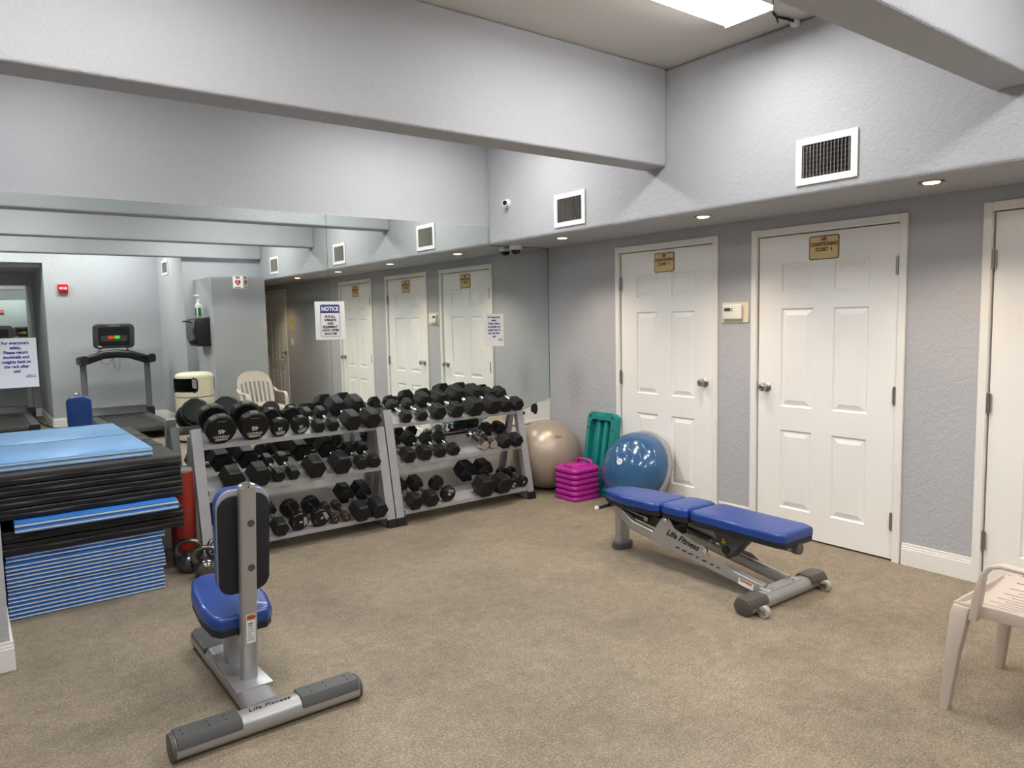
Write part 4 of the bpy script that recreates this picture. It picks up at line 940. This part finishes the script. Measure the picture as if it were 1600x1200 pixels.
# ------------------------------------------------------------------ resin chair
t = thing('resin_armchair', 'beige stacking plastic armchair with slotted seat, cut off at the right edge', 'chair', (-1.265, -4.45, 0))
def grid_surface(bm, us, vs_, f, hole, th, nrm):
    vg = {}
    faces = []
    for i in range(len(us)):
        for j in range(len(vs_)): vg[i, j] = bm.verts.new(f(us[i], vs_[j]))
    for i in range(len(us) - 1):
        for j in range(len(vs_) - 1):
            if hole((us[i] + us[i + 1]) / 2, (vs_[j] + vs_[j + 1]) / 2): continue
            faces.append(bm.faces.new((vg[i, j], vg[i + 1, j], vg[i + 1, j + 1], vg[i, j + 1])))
    for v in list(bm.verts):
        if not v.link_faces: bm.verts.remove(v)
    bmesh.ops.recalc_face_normals(bm, faces=faces)
    bmesh.ops.solidify(bm, geom=faces, thickness=th)
# seat with two staggered banks of slots
cx = [-0.235, -0.20]
slots = [-0.165 + 0.033 * k for k in range(11)]
for s in slots: cx += [s - 0.004, s + 0.004]
cx += [0.20, 0.235]
cy = [-0.24, -0.20, -0.165, -0.13, -0.05, -0.015, 0.02, 0.06, 0.11, 0.14, 0.18, 0.21, 0.235, 0.255]
def seat_f(x, y):
    z = 0.425 - 0.020 * (1 - (x / 0.235) ** 2) - 0.05 * max(0, -y) * 0.8
    if y > 0.21: z -= (y - 0.21) * 0.35
    return Vector((x * (1 + 0.06 * y), y, z))
def seat_hole(x, y):
    near = [i for i, s in enumerate(slots) if abs(x - s) < 0.0041]
    if not near: return False
    i = near[0]
    return (-0.165 < y < -0.05 if i % 2 else -0.13 < y < -0.015) or (0.02 < y < 0.14 if i % 2 else 0.06 < y < 0.18)
bm = bmesh.new(); grid_surface(bm, cx, cy, seat_f, seat_hole, 0.006, 1); seat = obj('seat', bm, 'resin', t, smooth=30)
bm = bmesh.new(); sweep(bm, [(-0.236, -0.22, 0.405), (-0.240, 0.10, 0.410), (-0.238, 0.235, 0.402)], rrect(0.010, 0.046, 0.004, 2)); sweep(bm, [(0.236, -0.22, 0.405), (0.240, 0.10, 0.410), (0.238, 0.235, 0.402)], rrect(0.010, 0.046, 0.004, 2)); sweep(bm, [(-0.238, 0.252, 0.396), (0.238, 0.252, 0.396)], rrect(0.010, 0.045, 0.004, 2)); obj('seat_apron', bm, 'resin', t)
# backrest with vertical slats
vz = [0.0, 0.06, 0.12, 0.30, 0.52, 0.64, 0.72, 0.82, 0.91, 1.0]
ux = []
NS = 6
edges_ = [-1.0, -0.80]
for k in range(NS):
    c = -0.62 + 1.24 * k / (NS - 1); edges_ += [c - 0.055, c + 0.055]
edges_ += [0.80, 1.0]
def back_f(u, v):
    wv = 0.225 + 0.025 * v - 0.05 * max(0, v - 0.6) ** 2 * 4
    top = 0.865 - 0.085 * abs(u) ** 3.0
    z = 0.40 + (top - 0.40) * v
    x = u * wv * (1 if v < 0.999 else 0.96)
    y = -0.235 - 0.165 * v - 0.045 * (1 - u * u) * (0.5 + 0.5 * v)
    return Vector((x, y, z))
def back_hole(u, v):
    if not (0.12 < v < 0.72): return False
    a = sorted(edges_)
    for k in range(NS):
        c = -0.62 + 1.24 * k / (NS - 1)
        if abs(u - c) < 0.055: return False
    return abs(u) < 0.80
bm = bmesh.new(); grid_surface(bm, edges_, vz, back_f, back_hole, 0.008, 1); obj('backrest', bm, 'resin', t, smooth=40)
bm = bmesh.new(); tube(bm, [back_f(u, 1.0) for u in [-1 + 0.1 * k for k in range(21)]], 0.010, 8); obj('back_rim', bm, 'resin', t)
for s in (-1, 1):
    bm = bmesh.new()
    pts = [(s * 0.250, 0.178, 0.375), (s * 0.252, 0.165, 0.47), (s * 0.254, 0.150, 0.555), (s * 0.254, 0.128, 0.590), (s * 0.255, 0.090, 0.604), (s * 0.257, 0.0, 0.602), (s * 0.255, -0.20, 0.600), (s * 0.248, -0.325, 0.640)]
    wd = [0.040, 0.046, 0.048, 0.048, 0.048, 0.046, 0.042, 0.030]
    loops = []
    for i, p in enumerate(pts):
        p = Vector(p); d = (Vector(pts[min(i + 1, len(pts) - 1)]) - Vector(pts[max(i - 1, 0)])).normalized()
        sd = Vector((1, 0, 0)); u = sd.cross(d).normalized()
        loops.append([p + sd * a + u * b for a, b in rrect(wd[i], 0.016 + (0.012 if i < 2 else 0), 0.006, 2)])
    rings(bm, loops); obj('arm', bm, 'resin', t)
    bm = bmesh.new()
    loops = []
    for p, w1, w2 in (((s * 0.262, -0.318, 0.0), 0.030, 0.034), ((s * 0.250, -0.272, 0.22), 0.040, 0.046), ((s * 0.234, -0.235, 0.425), 0.048, 0.056)):
        loops.append([Vector(p) + Vector((a, b, 0)) for a, b in rrect(w1, w2, 0.006, 2)])
    rings(bm, loops); obj('leg', bm, 'resin', t)
    bm = bmesh.new(); loops = []
    for p, w1, w2 in (((s * 0.262, 0.262, 0.0), 0.036, 0.032), ((s * 0.252, 0.244, 0.22), 0.042, 0.046), ((s * 0.240, 0.226, 0.385), 0.052, 0.062), ((s * 0.234, 0.222, 0.412), 0.044, 0.058)):
        loops.append([Vector(p) + Vector((a, b, 0)) for a, b in rrect(w1, w2, 0.006, 2)])
    rings(bm, loops); obj('leg', bm, 'resin', t)

# ------------------------------------------------------------------ things seen in the mirror
def treadmill(x, y, label, led=True):
    """y is the console line; the walking deck runs toward the mirror (+y)"""
    t = thing('treadmill', label, 'treadmill', (x, y, 0), group='treadmills facing away from the mirror')
    bm = bmesh.new(); box(bm, (-0.30, 0.05, 0.10), (0.30, 1.70, 0.165), 0.01, 2); obj('deck', bm, 'darkmetal', t)
    bm = bmesh.new(); box(bm, (-0.27, 0.06, 0.1655), (0.27, 1.67, 0.1715), 0.002, 1); obj('belt', bm, 'belt', t)
    for s in (-1, 1):
        bm = bmesh.new(); box(bm, (s * 0.36 - 0.06, -0.05, 0.03), (s * 0.36 + 0.06, 1.72, 0.185), 0.018, 3); obj('side_rail', bm, 'greyplastic', t)
        bm = bmesh.new(); box(bm, (s * 0.36 - 0.062, 1.68, 0.0), (s * 0.36 + 0.062, 1.745, 0.175), 0.012, 2); obj('rear_cap', bm, 'blackplastic', t)
        bm = bmesh.new(); sweep(bm, [(s * 0.43, -0.02, 0.05), (s * 0.435, -0.04, 0.55), (s * 0.435, -0.06, 1.02)], rrect(0.085, 0.055, 0.018, 3), up=(0, 1, 0)); obj('upright', bm, 'upright_grey', t)
        bm = bmesh.new(); box(bm, (s * 0.43 - 0.06, -0.10, 0.0), (s * 0.43 + 0.06, 0.07, 0.27), 0.015, 2); obj('upright_shroud', bm, 'blackplastic', t)
        bm = bmesh.new(); sweep(bm, [(s * 0.46, -0.10, 1.015), (s * 0.48, 0.02, 1.02), (s * 0.48, 0.16, 1.03), (s * 0.45, 0.30, 1.04)], rrect(0.100, 0.125, 0.035, 4), up=(0, 0, 1)); obj('hand_grip', bm, 'blackplastic', t)
        bm = bmesh.new(); cyl(bm, (s * 0.36, -0.05, 1.06), (s * 0.17, -0.10, 1.19), 0.016, n=10); obj('console_strut', bm, 'nickel', t)
    bm = bmesh.new(); pr = [(-0.30, 0.165), (-0.30, 0.235), (-0.20, 0.285), (0.02, 0.285), (0.10, 0.20), (0.10, 0.165)]
    prism(bm, pr, -0.415, 0.415, basis((0, 1, 0), (0, 0, 1), (1, 0, 0), (0, -0.02, 0)), 0.015, 2); obj('motor_hood', bm, 'darkmetal', t)
    bm = bmesh.new(); sweep(bm, [(-0.46, -0.05, 1.00), (-0.36, 0.0, 1.035), (-0.18, 0.03, 1.10), (0, 0.035, 1.115), (0.18, 0.03, 1.10), (0.36, 0.0, 1.035), (0.46, -0.05, 1.00)], rrect(0.17, 0.125, 0.045, 4), up=(0, 0, 1)); obj('crossbar', bm, 'blackplastic', t)
    bm = bmesh.new(); box(bm, (-0.045, 0.112, 1.105), (0.045, 0.118, 1.13), 0.003, 1); obj('stop_key', bm, 'led_red', t)
    Mc = T(0, -0.02, 1.375) @ RX(R(-14)) @ basis((-1, 0, 0), (0, 0, 1), (0, 1, 0), (0, 0, 0))
    bm = bmesh.new(); prism(bm, rrect(0.56, 0.375, 0.055, 5), -0.06, 0.0, Mc, 0.012, 3); c = obj('console', bm, 'greyplastic', t)
    bm = bmesh.new(); prism(bm, rrect(0.42, 0.29, 0.02, 3), 0.0005, 0.003, Mc); obj('panel', bm, 'blackplastic', c)
    bm = bmesh.new(); prism(bm, rrect(0.34, 0.095, 0.008, 2), 0.003, 0.0045, Mc @ T(0, 0.075, 0)); obj('screen', bm, 'screen', c)
    bm = bmesh.new(); prism(bm, rrect(0.36, 0.088, 0.01, 2), 0.003, 0.0042, Mc @ T(0, -0.030, 0)); obj('keypad', bm, 'greyplastic', c)
    for dx, mm in ((-0.042, 'led_green'), (0.042, 'led_red')):
        bm = bmesh.new(); prism(bm, rrect(0.074, 0.046, 0.008, 2), 0.0042, 0.0065, Mc @ T(dx, -0.012, 0)); obj('key', bm, mm, c)
    bm = bmesh.new(); prism(bm, rrect(0.05, 0.035, 0.003, 2), 0.0005, 0.002, Mc @ T(0.19, -0.15, 0)); obj('sticker', bm, 'plastic_white', c)
    bm = bmesh.new(); prism(bm, rrect(0.16, 0.022, 0.004, 2), 0.0005, 0.002, Mc @ T(0, 0.165, 0)); obj('nameplate', bm, 'nickel', c)
    bm = bmesh.new(); tube(bm, [(0.05, 0.06, 1.06), (0.04, 0.08, 0.93), (0.0, 0.085, 0.86), (-0.04, 0.08, 0.93), (-0.05, 0.07, 1.05)], 0.003, 6); tube(bm, [(-0.05, 0.07, 1.05), (-0.10, 0.08, 0.97), (-0.17, 0.085, 0.96), (-0.26, 0.06, 1.05)], 0.003, 6); obj('safety_cord', bm, 'ink', t)
    return t
t1 = treadmill(-2.58, -7.20, 'black treadmill in front of the far grey wall, seen whole in the mirror')
t2 = treadmill(-4.05, -8.62, 'black treadmill in the alcove, seen in the mirror at the left edge')
t = thing('wall_mirror', 'mirror at the back of the alcove behind the second treadmill', 'mirror', (0, 0, 0))
bm = bmesh.new(); box(bm, (-6.1, -9.699, 0.53), (-3.42, -9.692, 2.25)); obj('glass', bm, 'mirror', t, smooth=0)
bm = bmesh.new(); box(bm, (-3.42, -9.70, 0.50), (-3.395, -9.68, 2.27)); box(bm, (-6.1, -9.70, 0.50), (-3.42, -9.685, 0.53)); obj('frame', bm, 'steel', t, smooth=0)

t = thing('fire_alarm', 'red fire alarm pull station on the far wall, seen in the mirror', 'fire alarm', (-3.145, -7.79, 2.115))
bm = bmesh.new(); box(bm, (-0.066, 0, -0.066), (0.066, 0.045, 0.066), 0.006, 2); obj('body', bm, 'alarm', t)
bm = bmesh.new(); box(bm, (-0.048, 0.045, -0.012), (0.048, 0.052, 0.018), 0.002, 1); obj('label_band', bm, 'paper', t, smooth=0)
bm = bmesh.new(); box(bm, (-0.040, 0.045, -0.040), (0.040, 0.060, -0.014), 0.004, 1); obj('pull_bar', bm, 'alarm', t)
text('lettering', 'FIRE', 0.028, ON_S(0, 0.0525, 0.003), 'alarm', t, 0.0006)

# projecting heart sign on the partition
t = thing('projecting_sign', 'white projecting sign with two red hearts on the partition, seen in the mirror', 'sign', (-1.265, -5.2, 2.105))
Vx = 0.105; Vd = 0.105; hz = 0.085
bm = bmesh.new(); prism(bm, [(-Vx, 0.0), (0, Vd), (Vx, 0.0), (Vx - 0.004, 0.0), (0, Vd - 0.004), (-Vx + 0.004, 0.0)], -hz, hz); obj('panel', bm, 'paper', t, smooth=0)
for s in (-1, 1):
    a = math.atan2(Vd, Vx)
    nx_, ny_ = s * math.sin(a), math.cos(a)
    Mx = basis((-ny_, nx_, 0), (0, 0, 1), (nx_, ny_, 0), (s * Vx / 2 + nx_ * 0.0015, Vd / 2 + ny_ * 0.0015, -0.005))
    hp = []
    for k in range(40):
        q = 2 * PI * k / 40; hp.append((0.0026 * 16 * math.sin(q) ** 3, 0.0028 * (13 * math.cos(q) - 5 * math.cos(2 * q) - 2 * math.cos(3 * q) - math.cos(4 * q))))
    bm = bmesh.new(); prism(bm, list(reversed(hp)), -0.0002, 0.0006, Mx); obj('heart', bm, 'alarm', t, smooth=0)
    bm = bmesh.new(); prism(bm, [(0.008, 0.028), (-0.012, -0.002), (-0.001, -0.002), (-0.007, -0.028), (0.013, 0.006), (0.002, 0.006)], 0.0007, 0.0010, Mx); obj('bolt_mark', bm, 'paper', t, smooth=0)
    text('lettering', 'AED', 0.036, Mx @ T(0, 0.066, 0), 'ink', t, 0.0012)
    bm = bmesh.new(); prism(bm, [(-0.05, -0.072), (0.05, -0.072), (0.05, -0.064), (-0.05, -0.064)], 0.0, 0.0004, Mx); obj('print_line', bm, 'ink', t, smooth=0)
t = thing('towel_dispenser', 'black paper towel dispenser on the side of the partition, seen in the mirror', 'dispenser', (-1.66, -5.60, 1.225))
bm = bmesh.new(); prism(bm, [(0, 0), (0, 0.40), (-0.185, 0.385), (-0.205, 0.33), (-0.205, 0.12), (-0.150, 0.0)], -0.24, 0.24, basis((1, 0, 0), (0, 0, 1), (0, -1, 0), (0, 0.0, 0)), 0.008, 2); obj('housing', bm, 'dispenser', t)
bm = bmesh.new(); prism(bm, [(-0.188, 0.375), (-0.2085, 0.33), (-0.2085, 0.12), (-0.158, 0.0), (-0.150, 0.002), (-0.202, 0.12), (-0.202, 0.33), (-0.183, 0.375)], -0.235, 0.235, basis((1, 0, 0), (0, 0, 1), (0, -1, 0), (0, 0, 0))); obj('cover', bm, 'gloss_black', t)
bm = bmesh.new(); tube(bm, [(-0.19, -0.10, 0.35), (-0.25, -0.13, 0.352), (-0.26, -0.17, 0.35)], 0.012, 8); obj('lever', bm, 'blackplastic', t)
t = thing('spray_bottle', 'white pump bottle with green label on the towel dispenser, seen in the mirror', 'bottle', (-1.755, -5.56, 1.6255))
bm = bmesh.new(); prism(bm, rrect(0.075, 0.115, 0.02, 4), 0.0, 0.19, bev=0.012); lathe(bm, [(0, 0.19), (0.028, 0.19), (0.018, 0.22), (0, 0.22)], 16); obj('body', bm, 'plastic_white', t)
bm = bmesh.new(); box(bm, (-0.0385, -0.045, 0.02), (0.0385, 0.045, 0.14), 0.004, 1); box(bm, (-0.02, -0.0585, 0.02), (0.02, 0.0585, 0.14), 0.002, 1); obj('label_band', bm, 'green', t)
bm = bmesh.new(); lathe(bm, [(0, 0.22), (0.02, 0.22), (0.02, 0.245), (0.008, 0.25), (0.008, 0.30), (0, 0.30)], 14); box(bm, (-0.05, -0.014, 0.295), (0.02, 0.014, 0.318), 0.005, 1); obj('pump', bm, 'plastic_white', t)

# litter bin with a through opening under its domed lid
t = thing('litter_bin', 'cream dome-top litter bin beside the partition, seen in the mirror', 'bin', (-2.03, -4.88, 0))
RB = 0.238
bm = bmesh.new(); lathe(bm, [(0, 0.03), (RB - 0.012, 0.03), (RB - 0.004, 0.05), (RB, 0.58), (RB - 0.006, 0.585), (0, 0.585)], 48); obj('body', bm, 'cream', t)
bm = bmesh.new(); lathe(bm, [(0, 0), (RB - 0.004, 0), (RB - 0.004, 0.03), (0, 0.03)], 48); obj('base', bm, 'ink', t)
bm = bmesh.new(); lathe(bm, [(0, 0.585), (RB - 0.006, 0.585), (RB - 0.006, 0.597), (0, 0.597)], 48); obj('joint', bm, 'ink', t)
bm = bmesh.new(); NA = 96; zz = [0.597, 0.625, 0.660, 0.665, 0.671, 0.679, 0.690, 0.70, 0.75, 0.798, 0.808, 0.819, 0.827, 0.833, 0.838, 0.848]
A0 = [R(141), R(141 + 180)]; HWA = R(46); ZL, ZH, RCZ = 0.660, 0.838, 0.040
def in_hole(a, z):
    for c in A0:
        d = abs((a - c + PI) % (2 * PI) - PI) * RB
        w_ = HWA * RB
        if d < w_ and ZL < z < ZH:
            ex = max(0, d - (w_ - RCZ)); ez = max(0, ZL + RCZ - z, z - (ZH - RCZ))
            if ex * ex + ez * ez < RCZ * RCZ: return True
    return False
vg = [[bm.verts.new((RB * math.cos(2 * PI * k / NA), RB * math.sin(2 * PI * k / NA), z)) for k in range(NA)] for z in zz]
fs = []
for i in range(len(zz) - 1):
    for k in range(NA):
        if in_hole(2 * PI * (k + 0.5) / NA, (zz[i] + zz[i + 1]) / 2): continue
        fs.append(bm.faces.new((vg[i][k], vg[i][(k + 1) % NA], vg[i + 1][(k + 1) % NA], vg[i + 1][k])))
top = vg[-1]
for r_, z in ((RB * 0.97, 0.872), (RB * 0.88, 0.893), (RB * 0.65, 0.906), (RB * 0.3, 0.911)):
    nx = [bm.verts.new((r_ * math.cos(2 * PI * k / NA), r_ * math.sin(2 * PI * k / NA), z)) for k in range(NA)]
    for k in range(NA): fs.append(bm.faces.new((top[k], top[(k + 1) % NA], nx[(k + 1) % NA], nx[k])))
    top = nx
fs.append(bm.faces.new(top))
bmesh.ops.recalc_face_normals(bm, faces=fs); bmesh.ops.solidify(bm, geom=fs, thickness=0.005)
lid = obj('lid', bm, 'cream', t)
for c in A0:
    bm = bmesh.new(); pl = rrect(2 * HWA * RB, ZH - ZL, RCZ, 5)
    tube(bm, [Vector(((RB + 0.002) * math.cos(c + x / RB), (RB + 0.002) * math.sin(c + x / RB), (ZL + ZH) / 2 + z)) for x, z in pl], 0.009, 6, closed=True); obj('opening_rim', bm, 'ink', lid)
bm = bmesh.new()
vi = [[bm.verts.new(((RB - 0.0065) * math.cos(2 * PI * k / NA), (RB - 0.0065) * math.sin(2 * PI * k / NA), z)) for k in range(NA)] for z in zz]
for i in range(len(zz) - 1):
    for k in range(NA):
        if not in_hole(2 * PI * (k + 0.5) / NA, (zz[i] + zz[i + 1]) / 2): bm.faces.new((vi[i][k], vi[i][(k + 1) % NA], vi[i + 1][(k + 1) % NA], vi[i + 1][k]))
bm.faces.new(vi[-1]); obj('inner_shell', bm, 'ink', lid)
bm = bmesh.new(); lathe(bm, [(RB - 0.009, 0.60), (RB - 0.009, 0.664), (RB - 0.012, 0.664), (RB - 0.012, 0.60)], 48); lathe(bm, [(0, 0.598), (RB - 0.012, 0.598), (RB - 0.012, 0.601), (0, 0.601)], 48); obj('liner', bm, 'ink', lid)

t = thing('power_cord', 'black power cord on the floor by the alcove, seen in the mirror', 'cord', (0, 0, 0))
bm = bmesh.new(); tube(bm, [(-3.535, -8.75, 0.010), (-3.50, -8.45, 0.010), (-3.47, -8.05, 0.010), (-3.40, -7.60, 0.010), (-3.20, -7.36, 0.010), (-3.09, -7.27, 0.012)], 0.009, 6); obj('cord', bm, 'ink', t)
